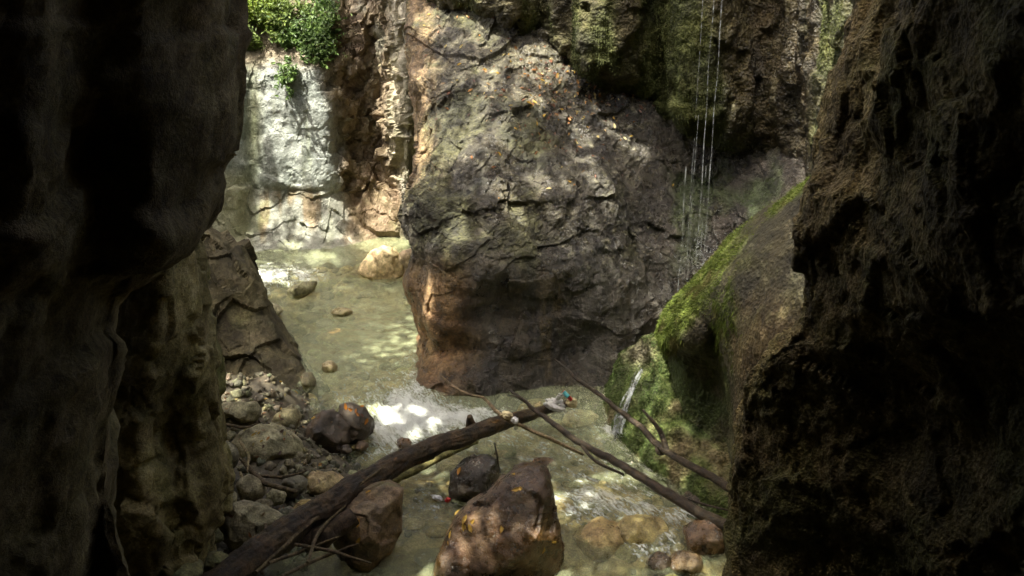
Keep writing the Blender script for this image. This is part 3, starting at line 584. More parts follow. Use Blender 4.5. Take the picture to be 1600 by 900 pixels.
bed = link('stream_bed', raw_mesh('stream_bed', V, grid_faces(ny, nx), None, withwet(c, .3 + .3 * (1 - bank(x, y)))), M_stone)
tag(bed, 'stony stream bed and left gravel bank', None, None, 'structure')
BV['stream_bed'] = BVHTree.FromPolygons([tuple(v) for v in V], [tuple(q) for q in grid_faces(ny, nx)])

FOAM = [(640, 668, 60, 34, .9), (600, 690, 45, 28, .5), (700, 660, 70, 18, .85), (625, 635, 45, 34, .55), (750, 652, 60, 12, .6), (660, 625, 25, 20, .5), (430, 428, 55, 16, .75), (405, 445, 25, 22, .6), (470, 437, 40, 10, .5), (645, 585, 18, 40, .35),
        (960, 674, 16, 9, 1.1), (965, 795, 60, 26, .4), (1010, 800, 40, 12, .55), (890, 800, 40, 30, .3), (900, 745, 90, 40, .22), (1060, 815, 30, 16, .5), (840, 700, 60, 20, .2), (1030, 850, 60, 30, .35), (930, 780, 40, 12, .5), (560, 600, 100, 60, .16), (660, 790, 50, 40, .2)]
nx, ny = 440, 560
gx, gy = np.meshgrid(np.linspace(-5.4, 3.4, nx), np.linspace(4.5, 16.6, ny)); x = gx.ravel(); y = gy.ravel()
s, nn = flowc(x, y); zw = .15 * S(8.9, 9.9, y)
fp = np.stack([s * .9, nn * 2.2, x * 0], 1); ip = np.stack([x, y, x * 0], 1)
V0 = np.stack([x, y, zw], 1); px, py = pix(V0)
turb = .25 + .75 * S(10.6, 9.6, y) * S(7.0, 8.2, y) + .3 * S(8, 7, y)
foam = sum(a * blob(px, py, cx, cy_, rx, ry) for cx, cy_, rx, ry, a in FOAM)
rip = .5 * fbm(fp, 1.6, 4, 67) + .35 * fbm(ip, 3.0, 4, 68) + .2 * ridged(fp, 3.5, 3, 69)
zz = zw + turb * .05 * rip + np.clip(foam, 0, 1) * (.03 + .07 * fbm(ip, 4, 5, 70, .65) + .03 * ridged(ip, 11, 3, 74)) + (.008 + .016 * turb) * fbm(ip, 8, 4, 71)
dep = np.maximum(zz - bed_z(x, y), 0)
streak = S(.35, .8, ridged(np.stack([s * 1.2, nn * 5, x * 0], 1), 1.2, 4, 72)) * .12 * turb * S(10.5, 9.5, y)
foam = np.clip(foam * (.75 + .7 * fbm(fp, 2.5, 4, 73)) + streak, 0, 1.2)
wat = link('stream_water', raw_mesh('stream_water', np.stack([x, y, zz], 1), grid_faces(ny, nx), None, None, {'depth': dep, 'foam': foam, 'flow': turb, 'along': s, 'across': nn}), M_water)
tag(wat, 'murky green stream water breaking white past the log', None, None, 'structure')

# ------------------------------------------------------------------ stones
def ico(n):
    import bmesh
    bm = bmesh.new(); bmesh.ops.create_icosphere(bm, subdivisions=n, radius=1.0)
    V = np.array([v.co[:] for v in bm.verts], np.float32); T = np.array([[v.index for v in f.verts] for f in bm.faces], np.int32); bm.free(); return V, T
ICO = {k: ico(k) for k in (3, 4, 5, 6)}
def stone_mesh(name, r, seed, lvl, c0, c1, wet, cuts=9, ang=.8, rough=1.0, moss=0.0, outl=None):
    V, T = ICO[lvl]; rs = np.random.RandomState(seed); p = V.copy()
    for k in range(cuts):
        d = rs.normal(size=3); d /= np.linalg.norm(d); h = rs.uniform(.62, .9)
        p = p - (np.maximum(0, p @ d - h) * ang)[:, None] * d[None, :].astype(np.float32)
    if outl is not None:                             # real outline across, own thickness along the view
        a0, r0 = outl; a = np.arctan2(p[:, 2], p[:, 0]); rad = np.interp(a, a0, r0, period=2 * math.pi); w_ = np.sqrt(p[:, 0] ** 2 + p[:, 2] ** 2)
        wv = np.sqrt(V[:, 0] ** 2 + V[:, 2] ** 2); w_ = np.where(wv > .8, w_ + (1 - w_) * S(.8, 1, wv), w_)
        p = np.stack([np.cos(a) * rad * w_, p[:, 1] * r[1], np.sin(a) * rad * w_], 1).astype(np.float32)
    else: p = p * np.array(r, np.float32)
    m = min(r); off = rs.uniform(-50, 50, 3)
    n = V / np.linalg.norm(V, axis=1, keepdims=True); q = (p / m + off).astype(np.float32)
    p = p + n * (m * rough * ((.16 if outl is None else .07) * fbm(q, .8, 3, seed) + .09 * facet(q, 1.6, seed + 1, .7)[0] + .05 * fbm(q, 4, 5, seed + 2, .62)))[:, None]
    t = S(-.5, .5, fbm(q, 1.3, 4, seed + 3)); c = mix(c0, c1, t)
    if moss: c = mix(c, (.09, .11, .03), moss * S(0, .4, fbm(q, 1.2, 3, seed + 4)) * S(.1, .7, n[:, 2]))
    return raw_mesh(name, p, None, T, withwet(c, t * 0 + wet)), p
BR0, BR1 = (.05, .028, .012), (.155, .088, .04)
GY0, GY1 = (.20, .19, .145), (.42, .40, .32)
STB = {}
def stone(px, py, w, h, label, z=0., c=(GY0, GY1), wet=.3, name='stone', lvl=4, dep=.9, cuts=9, ang=.8, rot=None, cat='stone', seed=None, rough=1., group=None, moss=0., yaw=0, sink=.0, outline=None):
    seed = seed if seed is not None else int(px * 7 + py * 13)
    base = PZ(px, py + h * .5, z); k = scale_at(base); rx = w * .5 * k * 1.03; ry = rx * dep
    cy_ = base[1] + ry * .75; ctr = P(px, py, cy_); k = scale_at(ctr); rx = w * .5 * k * 1.03; rz = max(h * .5 * k * 1.12 - .12 * ry, .35 * rx * .6)
    outl = None
    if outline is not None:
        q = np.array(outline, float); f = np.linspace(0, 1, 12, endpoint=False)[None, :, None]; q = (q[:, None] * (1 - f) + np.roll(q, -1, 0)[:, None] * f).reshape(-1, 2)
        cx, cyy = q.mean(0); a = np.arctan2(-(q[:, 1] - cyy), q[:, 0] - cx); order = a.argsort(); outl = (a[order], (np.hypot(q[:, 0] - cx, q[:, 1] - cyy) * k)[order])
        ctr = P(cx, cyy, cy_); rot = (-PITCH, 0, 0); rz = (q[:, 1].max() - q[:, 1].min()) * .5 * k
    me, V = stone_mesh(name, (rx, ry, rz), seed, lvl, c[0], c[1], wet, cuts, ang, rough, moss, outl)
    o = link(name, me, M_stone); o.location = ctr - np.array([0, 0, sink]); o.rotation_euler = rot or (0, 0, yaw)
    tag(o, label, cat, group); 
    M = Matrix.Translation(o.location) @ o.rotation_euler.to_matrix().to_4x4()
    BV[o.name] = BVHTree.FromPolygons([tuple(M @ Vector(v)) for v in V], [tuple(q) for q in ICO[lvl][1]]); STB[label] = o.name
    return o
B = (BR0, BR1); DK = ((.03, .02, .011), (.085, .056, .03)); TN = ((.26, .2, .12), (.45, .36, .23)); PK = ((.12, .08, .05), (.25, .175, .11))
stone(780, 822, 205, 178, 'biggest wet brown boulder in the foreground stream with yellow leaves', 0, B, .95, 'boulder', 6, .85, 12, .85, cat='boulder', seed=5, outline=[(676,905),(684,870),(702,830),(716,805),(735,790),(765,775),(782,752),(798,738),(816,733),(838,732),(852,738),(860,758),(863,785),(868,815),(878,850),(876,885),(860,930),(780,945),(700,940)])
stone(742, 747, 80, 74, 'dark wet boulder touching the upper left of the biggest boulder', 0, ((.012, .009, .006), (.045, .031, .019)), .95, 'boulder', 5, .9, 9, cat='boulder', seed=8, outline=[(700,765),(704,740),(722,722),(742,712),(762,710),(778,718),(781,745),(778,775),(755,790),(725,792),(706,785)])
stone(574, 822, 118, 128, 'pinkish brown boulder under the log with a sunlit foot', .0, PK, .6, 'boulder', 6, .9, 8, .7, cat='boulder', seed=11, moss=.5, outline=[(512,820),(518,790),(540,770),(575,760),(605,755),(628,765),(626,800),(628,830),(612,860),(580,885),(550,890),(530,860)])
stone(516, 674, 78, 70, 'dark brown cracked boulder at the pool edge, front of a pair', .05, DK, .6, 'boulder', 5, .8, 10, cat='boulder', seed=14, outline=[(478,690),(480,670),(490,650),(503,640),(520,640),(532,652),(545,665),(548,690),(535,705),(500,706),(483,700)])
stone(556, 660, 58, 62, 'dark round boulder with orange leaves on top, rear of the pair', .1, ((.035, .026, .016), (.095, .066, .04)), .7, 'boulder', 5, .9, 5, cat='boulder', seed=15, outline=[(525,650),(532,632),(550,628),(570,637),(582,655),(582,675),(570,688),(550,695),(535,690)])
stone(541, 703, 20, 18, 'small round dark pebble in front of the boulder pair', .05, DK, .7, lvl=3)
stone(565, 697, 21, 17, 'small round brown pebble beside the dark pebble and boulder pair', .05, B, .6, lvl=3)
stone(562, 677, 22, 24, 'shiny small stone leaning on the rear boulder of the pair', .08, B, .95, lvl=4)
stone(630, 694, 25, 24, 'small brown stone in the white water behind the log', .02, B, .9, lvl=4)
stone(600, 716, 90, 26, 'flat olive slab just under water left of the log', -.05, ((.18, .15, .07), (.3, .26, .13)), .6, lvl=4)
stone(505, 757, 70, 50, 'tan rounded stone with dark pits left of the log', .08, TN, .3, lvl=5, seed=21, cuts=7, outline=[(470,760),(476,742),(490,735),(520,738),(540,750),(538,770),(520,782),(490,785),(475,775)])
stone(418, 696, 120, 78, 'largest pale grey boulder on the gravel bank with leaf litter', .25, (GY0, GY1), .1, 'boulder', 5, .8, 11, cat='boulder', seed=24, outline=[(365,690),(380,672),(410,662),(440,668),(465,685),(478,705),(470,720),(440,726),(420,737),(390,732),(370,714)])
stone(370, 647, 76, 40, 'long grey slab lying below the leaning boulder', .45, (GY0, (.3, .28, .22)), .1, lvl=5, seed=27, cuts=12, ang=.95, outline=[(333,640),(340,632),(375,627),(400,628),(408,640),(400,658),(370,663),(338,658)])
stone(446, 657, 50, 50, 'olive grey stone between the slab and the pool', .2, ((.17, .15, .09), (.28, .26, .17)), .3, lvl=4, seed=28, outline=[(422,665),(430,648),(445,638),(464,638),(470,652),(466,672),(445,680),(426,678)])
stone(352, 712, 40, 50, 'grey stone against the left pillar beside the pale boulder', .45, ((.15, .14, .11), (.27, .26, .22)), .15, lvl=4, seed=29)
stone(384, 812, 116, 92, 'large angular grey block in the left foreground of the bank', .4, ((.17, .155, .12), (.32, .295, .23)), .1, 'boulder', 5, .8, 14, .97, cat='boulder', seed=31, outline=[(328,808),(345,795),(380,782),(400,785),(445,808),(430,830),(400,852),(370,862),(345,838)])
stone(352, 779, 34, 34, 'pale rounded stone left above the angular grey block', .5, (GY0, GY1), .1, lvl=4, seed=33)
stone(392, 768, 44, 52, 'oblong grey stone above the angular grey block', .4, ((.2, .18, .14), (.34, .31, .25)), .1, lvl=4, seed=34)
stone(432, 776, 32, 28, 'pale flat-topped cobble near the log, above two darker ones', .35, ((.28, .27, .21), (.45, .43, .34)), .1, lvl=4, seed=35)
stone(412, 792, 30, 26, 'brown grey cobble wedged beside the oblong stone', .38, ((.16, .14, .11), (.27, .24, .19)), .1, lvl=4, seed=36)
stone(444, 802, 32, 22, 'dark blue-grey cobble beside the log', .33, ((.1, .1, .085), (.19, .19, .16)), .2, lvl=4, seed=37)
stone(478, 793, 38, 22, 'yellowish flat cobble resting against the log', .25, ((.34, .27, .12), (.5, .4, .2)), .2, lvl=4, seed=38)
stone(452, 741, 26, 18, 'bluish cobble among gravel right of the pale boulder', .25, ((.14, .16, .14), (.24, .26, .22)), .2, lvl=4, seed=39)
stone(460, 760, 40, 40, 'dark triangular stone left of the tan stone', .22, ((.09, .085, .07), (.17, .16, .13)), .2, lvl=4, seed=40, cuts=12)
stone(474, 716, 22, 18, 'small olive stone at the right tip of the pale boulder', .2, ((.15, .14, .08), (.26, .25, .15)), .3, lvl=3)
stone(473, 454, 46, 30, 'grey stone standing alone in the upstream shallows', .12, ((.2, .2, .14), (.36, .36, .27)), .3, lvl=4, seed=41, outline=[(448,455),(458,446),(482,438),(495,440),(490,455),(470,468),(455,468)])
stone(597, 408, 66, 56, 'bright sunlit boulder at the foot of the brown cliff', .15, ((.42, .33, .22), (.62, .52, .38)), .4, 'boulder', 5, .8, 10, cat='boulder', seed=43, outline=[(560,425),(566,408),(580,392),(598,384),(615,388),(628,402),(632,430),(610,442),(580,440)])
stone(636, 408, 34, 46, 'brown boulder between the sunlit boulder and the big outcrop', .15, ((.25, .2, .15), (.38, .31, .24)), .4, lvl=4, seed=44)
stone(424, 486, 34, 24, 'white-edged stone half behind the leaning boulder', .15, ((.35, .34, .28), (.52, .5, .42)), .5, lvl=4, seed=45)
stone(534, 488, 32, 16, 'small wet stone breaking the surface in mid pool', .14, ((.25, .22, .14), (.4, .36, .24)), .9, lvl=4, seed=46)
stone(515, 574, 26, 22, 'small pale wet stone at the pool left edge', .14, ((.25, .21, .14), (.42, .36, .26)), .9, lvl=4, seed=47)
stone(530, 528, 70, 26, 'submerged tan stone in the pool, the wide one', .04, ((.3, .24, .12), (.44, .36, .2)), .5, lvl=4, seed=48)
stone(482, 598, 26, 34, 'small grey block at the lower tip of the leaning boulder', .1, (GY0, GY1), .3, lvl=4, seed=53, cuts=12)
stone(935, 842, 96, 58, 'smooth olive boulder under shallow water right of the biggest boulder', -.12, ((.24, .17, .08), (.36, .28, .14)), .8, 'boulder', 5, .9, 5, cat='boulder', seed=54)
stone(1004, 832, 78, 62, 'green-brown submerged boulder with water curling over it', -.1, ((.22, .18, .08), (.34, .29, .14)), .8, 'boulder', 5, .9, 6, cat='boulder', seed=55)
stone(1102, 838, 78, 66, 'wet brown boulder against the foot of the right wall', -.05, B, .95, 'boulder', 5, .9, 7, cat='boulder', seed=56)
stone(1030, 880, 44, 34, 'small dark wet cobble at the bottom edge, left of two', -.05, DK, .95, lvl=4, seed=57)
stone(1072, 882, 52, 42, 'rounded wet cobble at the bottom edge, right of two', -.05, ((.12, .085, .05), (.22, .16, .1)), .95, lvl=4, seed=58)
stone(1052, 838, 40, 28, 'small submerged tan stone left of the wet brown boulder', -.1, TN, .8, lvl=4, seed=59)
stone(1085, 782, 44, 26, 'low brown stone beneath the long branch near the right wall', -.06, DK, .9, lvl=4, seed=60)
stone(850, 726, 40, 22, 'small brown stone breaking the riffle below the log', -.05, B, .9, lvl=4, seed=62)
stone(836, 640, 60, 30, 'tan stone behind the log end at the outcrop foot', .0, TN, .8, lvl=4, seed=63)
stone(906, 655, 60, 24, 'submerged tan stone beside the litter', -.04, TN, .8, lvl=4, seed=64)
for k, (x_, y_, w_, h_) in enumerate([(215, 880, 90, 60), (290, 858, 70, 40), (275, 890, 90, 50), (335, 880, 60, 44), (240, 845, 60, 36), (330, 838, 40, 30), (185, 850, 70, 60)]):
    stone(x_, y_, w_, h_, ['mossy stone at the bottom left, nearest the wall', 'flat mossy stone below the left pillar', 'mossy stone at the bottom edge under the pillar', 'dim stone at the bottom edge left of the log butt', 'small mossy stone at the pillar foot', 'small dim stone between pillar and angular block', 'mossy lump at the foot of the left wall'][k],
          .75 if x_ < 300 else .6, ((.10, .10, .04), (.2, .19, .09)), .1, lvl=4, seed=70 + k, moss=.7)

# cobbles lying on the bed under the water (too many to count)
rs = np.random.RandomState(77); V_ = []; T_ = []; C_ = []; o = 0; gv, gt = ico(3); VAR = [gv * (1 + .22 * fbm(gv + k * 3.1, .9, 2, k))[:, None] for k in range(14)]
CXY = pt[(8 + rs.rand(620) * 140).astype(int)] + rs.normal(size=(620, 2)) * (.75, .3); CZ = bed_z(CXY[:, 0], CXY[:, 1])
for k in range(620):
    gx_, gy_ = CXY[k]
    r = .04 + .11 * rs.rand() ** 2.2; zb = CZ[k]; hi = .15 * S(8.9, 9.9, np.float64(gy_)) - .03
    q = VAR[k % 14] * r * np.array([rs.uniform(.8, 1.4), rs.uniform(.7, 1.2), rs.uniform(.4, .75)]); a = rs.rand() * 6.3
    q = np.stack([q[:, 0] * math.cos(a) - q[:, 1] * math.sin(a), q[:, 0] * math.sin(a) + q[:, 1] * math.cos(a), q[:, 2]], 1); zc = min(zb + r * .2, hi - q[:, 2].max() * .7); q = q + (gx_, gy_, zc)
    V_.append(q); T_.append(gt + o); o += len(q); cc = np.array([(.30, .22, .12), (.16, .13, .08), (.42, .35, .24), (.10, .08, .05), (.24, .23, .12)][rs.randint(5)]) * rs.uniform(.7, 1.2); C_.append(np.tile(np.append(cc, .4), (len(q), 1)))
tag(link('bed_cobbles', raw_mesh('bed_cobbles', np.concatenate(V_), None, np.concatenate(T_), np.concatenate(C_)), M_stone), 'cobbles on the stream bed seen through the water', 'cobbles', None, 'stuff')
# gravel on the bank (too many to count)
rs = np.random.RandomState(4); GV, GT = ICO[3]; V_ = []; T_ = []; C_ = []; o = 0
import bmesh as _b
gv, gt = ico(2)
GXY = rs.uniform((-3.4, 6.2), (-1.15, 10.2), (2600, 2)); GB = bank(GXY[:, 0], GXY[:, 1]); GZ = bed_z(GXY[:, 0], GXY[:, 1])
for k in range(2600):
    gx_, gy_ = GXY[k]; b = GB[k]
    if b < .12 and rs.rand() > .25: continue
    r = .010 + .04 * rs.rand() ** 2.4; zb = GZ[k]
    q = gv * (1 + .25 * rs.normal(size=(len(gv), 1))) * r * rs.uniform(.6, 1.3, 3); a = rs.rand() * 6.3
    q = np.stack([q[:, 0] * math.cos(a) - q[:, 1] * math.sin(a), q[:, 0] * math.sin(a) + q[:, 1] * math.cos(a), q[:, 2]], 1) + (gx_, gy_, zb + r * .3)
    V_.append(q); T_.append(gt + o); o += len(q); g = rs.rand(); cc = np.array([.12, .115, .09]) * (.6 + g * 1.6) * (1 + rs.uniform(-.12, .12, 3)); C_.append(np.tile(np.append(cc, .2), (len(q), 1)))
tag(link('gravel', raw_mesh('gravel', np.concatenate(V_), None, np.concatenate(T_), np.concatenate(C_)), M_stone), 'small loose gravel and pebbles on the left bank', 'gravel', None, 'stuff')

# ------------------------------------------------------------------ wood
def tube(name, pts, rad, mat, c0, c1, wet=.5, ns=14, n=120, bark=.12, seed=0, parent=None, patches=None, fib=0.):
    pts = np.array(pts, float); t = knots(pts, n); C = crs(pts, t); R = np.interp(t, np.arange(len(pts)), rad)
    lw_ = np.concatenate([[0], np.cumsum(np.linalg.norm(np.diff(C, axis=0), axis=1))])[:, None] * np.array([[1.0, 0, 0]]); kw = 0 if n <= 50 else R.max() * (.15 if fib else .7)
    C = C + kw * np.stack([fbm(lw_ * 4 + k_ * 9.7 + seed, 1, 3, seed + k_) for k_ in range(3)], 1)
    T = np.gradient(C, axis=0); T /= np.linalg.norm(T, axis=1, keepdims=True); up = np.array([.13, .2, 1.]); A = np.cross(T, up); A /= np.linalg.norm(A, axis=1, keepdims=True); Bv = np.cross(A, T)
    a = np.linspace(0, 2 * math.pi, ns, endpoint=False); dirn = np.cos(a)[None, :, None] * A[:, None] + np.sin(a)[None, :, None] * Bv[:, None]
    L = np.concatenate([[0], np.cumsum(np.linalg.norm(np.diff(C, axis=0), axis=1))])
    q = np.stack([np.repeat(L[:, None], ns, 1), np.cos(a)[None] * R[:, None], np.sin(a)[None] * R[:, None]], 2).reshape(-1, 3); m = R.max()
    rel = bark * (fbm(q * np.array([.35, 1, 1]) / m, 1.1, 4, seed) + .6 * ridged(q * np.array([.2, 1, 1]) / m, 2.2, 3, seed + 1)) + .12 * fbm(q / m * .25, 1, 2, seed + 2)
    if fib: rel = rel + fib * ridged(q * np.array([.12, 1, 1]) / m, 3.5, 4, seed + 9, .6) + fib * .8 * facet(q * np.array([.3, 1, 1]) / m, 1.6, seed + 4, .6)[0]
    V = (C[:, None] + dirn * (R[:, None, None] * (1 + rel.reshape(n, ns)[:, :, None]))).reshape(-1, 3)
    i = np.arange(n - 1)[:, None] * ns; j = np.arange(ns)[None]; j2 = (j + 1) % ns
    f = np.stack([i + j, i + j2, i + ns + j2, i + ns + j], 2).reshape(-1, 4)
    k = np.arange(ns); caps = np.concatenate([np.stack([k, (k + 1) % ns, np.full(ns, n * ns)], 1), np.stack([(n - 1) * ns + k, (n - 1) * ns + (k + 1) % ns, np.full(ns, n * ns + 1)], 1)])
    V = np.concatenate([V, C[:1], C[-1:]]); tt = S(-.5, .5, fbm(q * np.array([.5, 1, 1]) / m, 1.5, 4, seed + 5)); c = mix(c0, c1, tt)
    if patches is not None: c = mix(c, patches, .85 * S(.3, .5, fbm(q * np.array([.3, 1, 1]) / m, 1.2, 4, seed + 6, .6)))
    c = np.concatenate([c, c[:2]]); return link(name, raw_mesh(name, V, f, caps, withwet(c, c[:, 0] * 0 + wet)), mat, parent)
def PT(px, py, z): return PZ(px, py, z)
lg = [PT(270, 985, .62), PT(352, 905, .62), PT(440, 838, .60), PT(552, 764, .55), PT(655, 708, .52), PT(765, 668, .42), PT(835, 646, .34), PT(893, 628, .3)]
log = empty('fallen_log', lg[0]); tag(log, 'long fallen tree trunk with worn dark bark lying diagonally across the stream', 'log')
def under(o, par):                                   # parent in place
    o.parent = par; o.matrix_parent_inverse = Matrix.Translation(-Vector(par.location)); return o
under(tube('trunk', lg, [.10, .10, .095, .087, .078, .068, .05, .03], M_bark, (.018, .012, .007), (.09, .06, .036), .7, 72, 620, .13, 3, patches=(.24, .125, .045), fib=.2), log)
under(tube('knot', [lg[5] + (-.18, -.02, .03), lg[5] + (-.19, -.05, .15)], [.05, .022], M_bark, (.05, .035, .025), (.12, .08, .05), .4, 12, 12, .2, 5), log)
under(tube('knot', [lg[3] + (.3, .02, .0), lg[3] + (.36, -.06, -.2)], [.05, .02], M_bark, (.05, .035, .025), (.12, .08, .05), .4, 12, 12, .2, 6), log)
under(tube('broken_branch', [PT(660, 715, .42), PT(668, 700, .58)], [.03, .012], M_bark, (.05, .035, .025), (.12, .08, .05), .4, 10, 12, .2, 8), log)
def wood(name, label, pts, rad, c0=(.016, .011, .007), c1=(.06, .042, .027), wet=.9, ns=12, n=140, seed=1, cat='branch', group=None, twigs=()):
    e = empty(name, pts[0]); tag(e, label, cat, group)
    under(tube('stem', pts, rad, M_bark, c0, c1, wet, ns, n, .3, seed), e)
    for k, (tp, tr) in enumerate(twigs): under(tube('side_twig', tp, tr, M_bark, c0, c1, wet, 8, 50, .16, seed + 20 + k), e)
    return e
wood('fallen_branch', 'long wet branch resting on the log end and reaching the right wall', [PT(797, 610, .62), PT(840, 645, .55), PT(885, 678, .5), PT(950, 716, .42), PT(1020, 757, .34), PT(1085, 796, .27), PT(1150, 832, .2)], [.012, .02, .026, .031, .037, .043, .047], seed=31,
     twigs=[([PT(836, 641, .57), PT(815, 622, .62), PT(792, 618, .66)], [.016, .012, .005]), ([PT(1040, 768, .34), PT(1100, 788, .28), PT(1150, 800, .3)], [.012, .01, .006]), ([PT(905, 690, .47), PT(930, 720, .40), PT(975, 742, .3)], [.016, .014, .012])])
wood('thin_branch', 'thin crooked pale branch crossing the log from the outcrop foot', [PT(690, 588, .75), PT(712, 606, .7), PT(735, 617, .66), PT(757, 624, .62), PT(776, 643, .58), PT(797, 657, .52), PT(835, 674, .42), PT(868, 690, .3), PT(912, 710, .12)], [.008, .011, .013, .014, .016, .018, .018, .017, .013], (.12, .085, .06), (.28, .22, .17), .6, seed=33,
     twigs=[([PT(712, 606, .7), PT(702, 603, .72)], [.006, .01])])
wood('forked_branch', 'wet forked branch leaning on the mossy rock by the cascade', [PT(866, 560, .95), PT(900, 590, .85), PT(930, 612, .75), PT(965, 638, .65), PT(1000, 668, .55), PT(1035, 700, .45), PT(1085, 731, .4), PT(1150, 768, .35)], [.009, .015, .019, .022, .026, .03, .032, .034], seed=35,
     twigs=[([PT(1042, 704, .45), PT(1030, 672, .6), PT(1004, 640, .78)], [.028, .022, .01]), ([PT(1025, 690, .48), PT(1030, 708, .4), PT(1048, 704, .36)], [.02, .02, .012])])
wood('mossy_pole', 'greenish thin pole lying under the log at the waterline', [PT(600, 756, .12), PT(650, 733, .14), PT(700, 709, .14), PT(745, 690, .1)], [.035, .036, .032, .02], (.09, .085, .03), (.2, .19, .08), .4, seed=37)
wood('upright_twig', 'short broken twig standing up behind the dark wet boulder', [PT(781, 738, .15), PT(777, 714, .35), PT(772, 691, .5)], [.009, .009, .006], seed=39)
wood('rotten_stump', 'short rotten dark log stub lying below the big log', [PT(470, 850, .42), PT(510, 835, .48), PT(556, 812, .52)], [.085, .08, .062], (.03, .02, .014), (.09, .06, .04), .3, 24, 90, 41, 'log')
tw = [([(400, 895), (470, 830), (545, 770), (600, 730)], 'longest loose stick lying along the log'), ([(420, 880), (470, 862), (530, 838)], 'stick crossing under the rotten stub'), ([(440, 900), (500, 872), (560, 850)], 'lowest stick of the driftwood tangle'), ([(460, 850), (520, 862), (580, 880)], 'stick pointing at the pinkish boulder foot'), ([(380, 720), (410, 752), (430, 760), (462, 768)], 'dark stick across the cobbles of the bank'),
      ([(376, 690), (388, 712), (386, 738)], 'pale curved stick beside the pale boulder'), ([(340, 660), (380, 668), (402, 662)], 'thin stick in front of the long grey slab'), ([(376, 738), (384, 765)], 'short pale stick upright on the oblong stone'), ([(415, 800), (416, 830), (424, 852)], 'thin dead stem standing left of the log'), ([(480, 880), (500, 830), (540, 790)], 'thin crossing stick above the rotten stub'), ([(395, 742), (440, 745), (480, 735)], 'thin stick lying over gravel below the pale boulder')]
for k, (pp, lb) in enumerate(tw):
    zz_ = [.62 + .06 * math.sin(3 * i + k) for i in range(len(pp))] if k in (0, 1, 2, 3, 9) else [.55 + .03 * i for i in range(len(pp))]
    if k == 5 or k == 6: zz_ = [.62] * len(pp)
    pale = k in (5, 7); wood('stick', lb, [PT(a, b, zz_[i]) for i, (a, b) in enumerate(pp)], [.012 if k != 4 else .02] + [.013 if k != 4 else .02] * (len(pp) - 2) + [.006 if k != 4 else .02], (.2, .16, .11) if pale else (.06, .045, .03), (.34, .28, .2) if pale else (.17, .13, .09), .2, 8, 60, 50 + k, 'stick')

# ------------------------------------------------------------------ litter
def crumple(name, label, px, py, z, size, mat, seed, cat='litter'):
    V, T = ICO[4]; rs_ = np.random.RandomState(seed); n = V.copy(); r = np.array(size) * .5
    d = .5 + .5 * ridged(V + seed, 1.5, 3, seed) + .5 * fbm(V + seed, 1.1, 3, seed + 1)
    o = link(name, raw_mesh(name, V * r * np.clip(d, .15, 1.6)[:, None], None, T, None), mat); o.location = PT(px, py, z); o.rotation_euler = rs_.uniform(-.6, .6, 3); return tag(o, label, cat)
crumple('plastic_scrap', 'torn clear plastic film snagged at the far end of the log', 868, 632, .42, (.26, .16, .14), M_film, 3)
crumple('plastic_scrap', 'small plastic flap standing above the snagged film', 874, 620, .52, (.09, .05, .12), M_film, 4)
crumple('plastic_scrap', 'small white plastic knot tied on the thin branch', 805, 657, .55, (.08, .06, .08), M_white, 5)
crumple('plastic_scrap', 'thin plastic strip hanging under the white knot', 806, 668, .45, (.05, .03, .1), M_film, 6)
crumple('straw_clump', 'beige straw clump caught where the thin branch crosses the log', 793, 649, .58, (.14, .1, .1), M_straw, 7)
crumple('straw_clump', 'beige soggy clump right of the plastic film', 893, 629, .35, (.13, .1, .13), M_straw, 8)
tb = empty('plastic_tube', PT(886, 618, .5)); tag(tb, 'small red and teal plastic tube stuck upright in the debris', 'litter')
q0, q1, q2, q3 = PT(880, 612, .55), PT(884, 616, .53), PT(888, 620, .5), PT(892, 624, .46)
for nm, a_, b_, mt in (('cap', q0, q0 * .9 + q1 * .1, M_red), ('tube_body', q0, q2, M_teal), ('red_end', q2, q3, M_red)):
    ob_ = under(tube(nm, [a_, (a_ + b_) / 2, b_], [.022] * 3, mt, (.5, .5, .5), (.5, .5, .5), .1, 14, 10, .02, 9), tb)
crumple('litter_scrap', 'white crumpled litter scrap left of the dark wet boulder', 684, 779, .02, (.14, .08, .06), M_white, 12)
crumple('litter_scrap', 'red litter scrap touching the dark wet boulder', 700, 781, .03, (.06, .05, .05), M_red, 13)

# ------------------------------------------------------------------ leaves
LEAFC = [(.50, .33, .06), (.40, .20, .05), (.28, .13, .05), (.20, .09, .05), (.46, .38, .16), (.34, .25, .14), (.16, .08, .05), (.12, .07, .05), (.30, .22, .13)]
def leaf_geo(pos, nrm, size, rs_, colr):
    n = Vector(nrm).normalized(); n = (n + Vector(rs_.normal(size=3) * .25)).normalized(); t = n.orthogonal().normalized(); t = Matrix.Rotation(rs_.rand() * 6.28, 3, n) @ t; b = n.cross(t)
    pr = [(-.5, 0, 0), (-.15, .24, .1), (.25, .18, .12), (.6, 0, .05), (.25, -.2, .12), (-.15, -.24, .1), (0, 0, 0)]
    v = [Vector(pos) + (t * u + b * w + n * h) * size + n * .006 for u, w, h in pr]
    return [tuple(q) for q in v], [(6, 0, 5), (6, 5, 4), (6, 4, 3), (6, 3, 2), (6, 2, 1), (6, 1, 0)], [colr] * 7
def leaves_obj(name, items, mat=None):
    V, T, C = [], [], []
    for it in items:
        v, t, c = leaf_geo(*it); o_ = len(V); V += v; T += [tuple(a + o_ for a in q) for q in t]; C += c
    return link(name, raw_mesh(name, np.array(V), None, np.array(T), np.array(C), smooth=False), mat or M_leaf)
rs = np.random.RandomState(9); items = []
p, n, _ = ob_data['rock_outcrop']; px, py = pix(p)
w = S(.15, .6, n[:, 2]) * S(420, 300, py) * (py > -5) * S(640, 700, px) * (.05 + 2.2 * blob(px, py, 900, 130, 130, 40) + .8 * blob(px, py, 900, 180, 90, 60) + .4 * blob(px, py, 700, 40, 70, 40)) * (px < 1060)
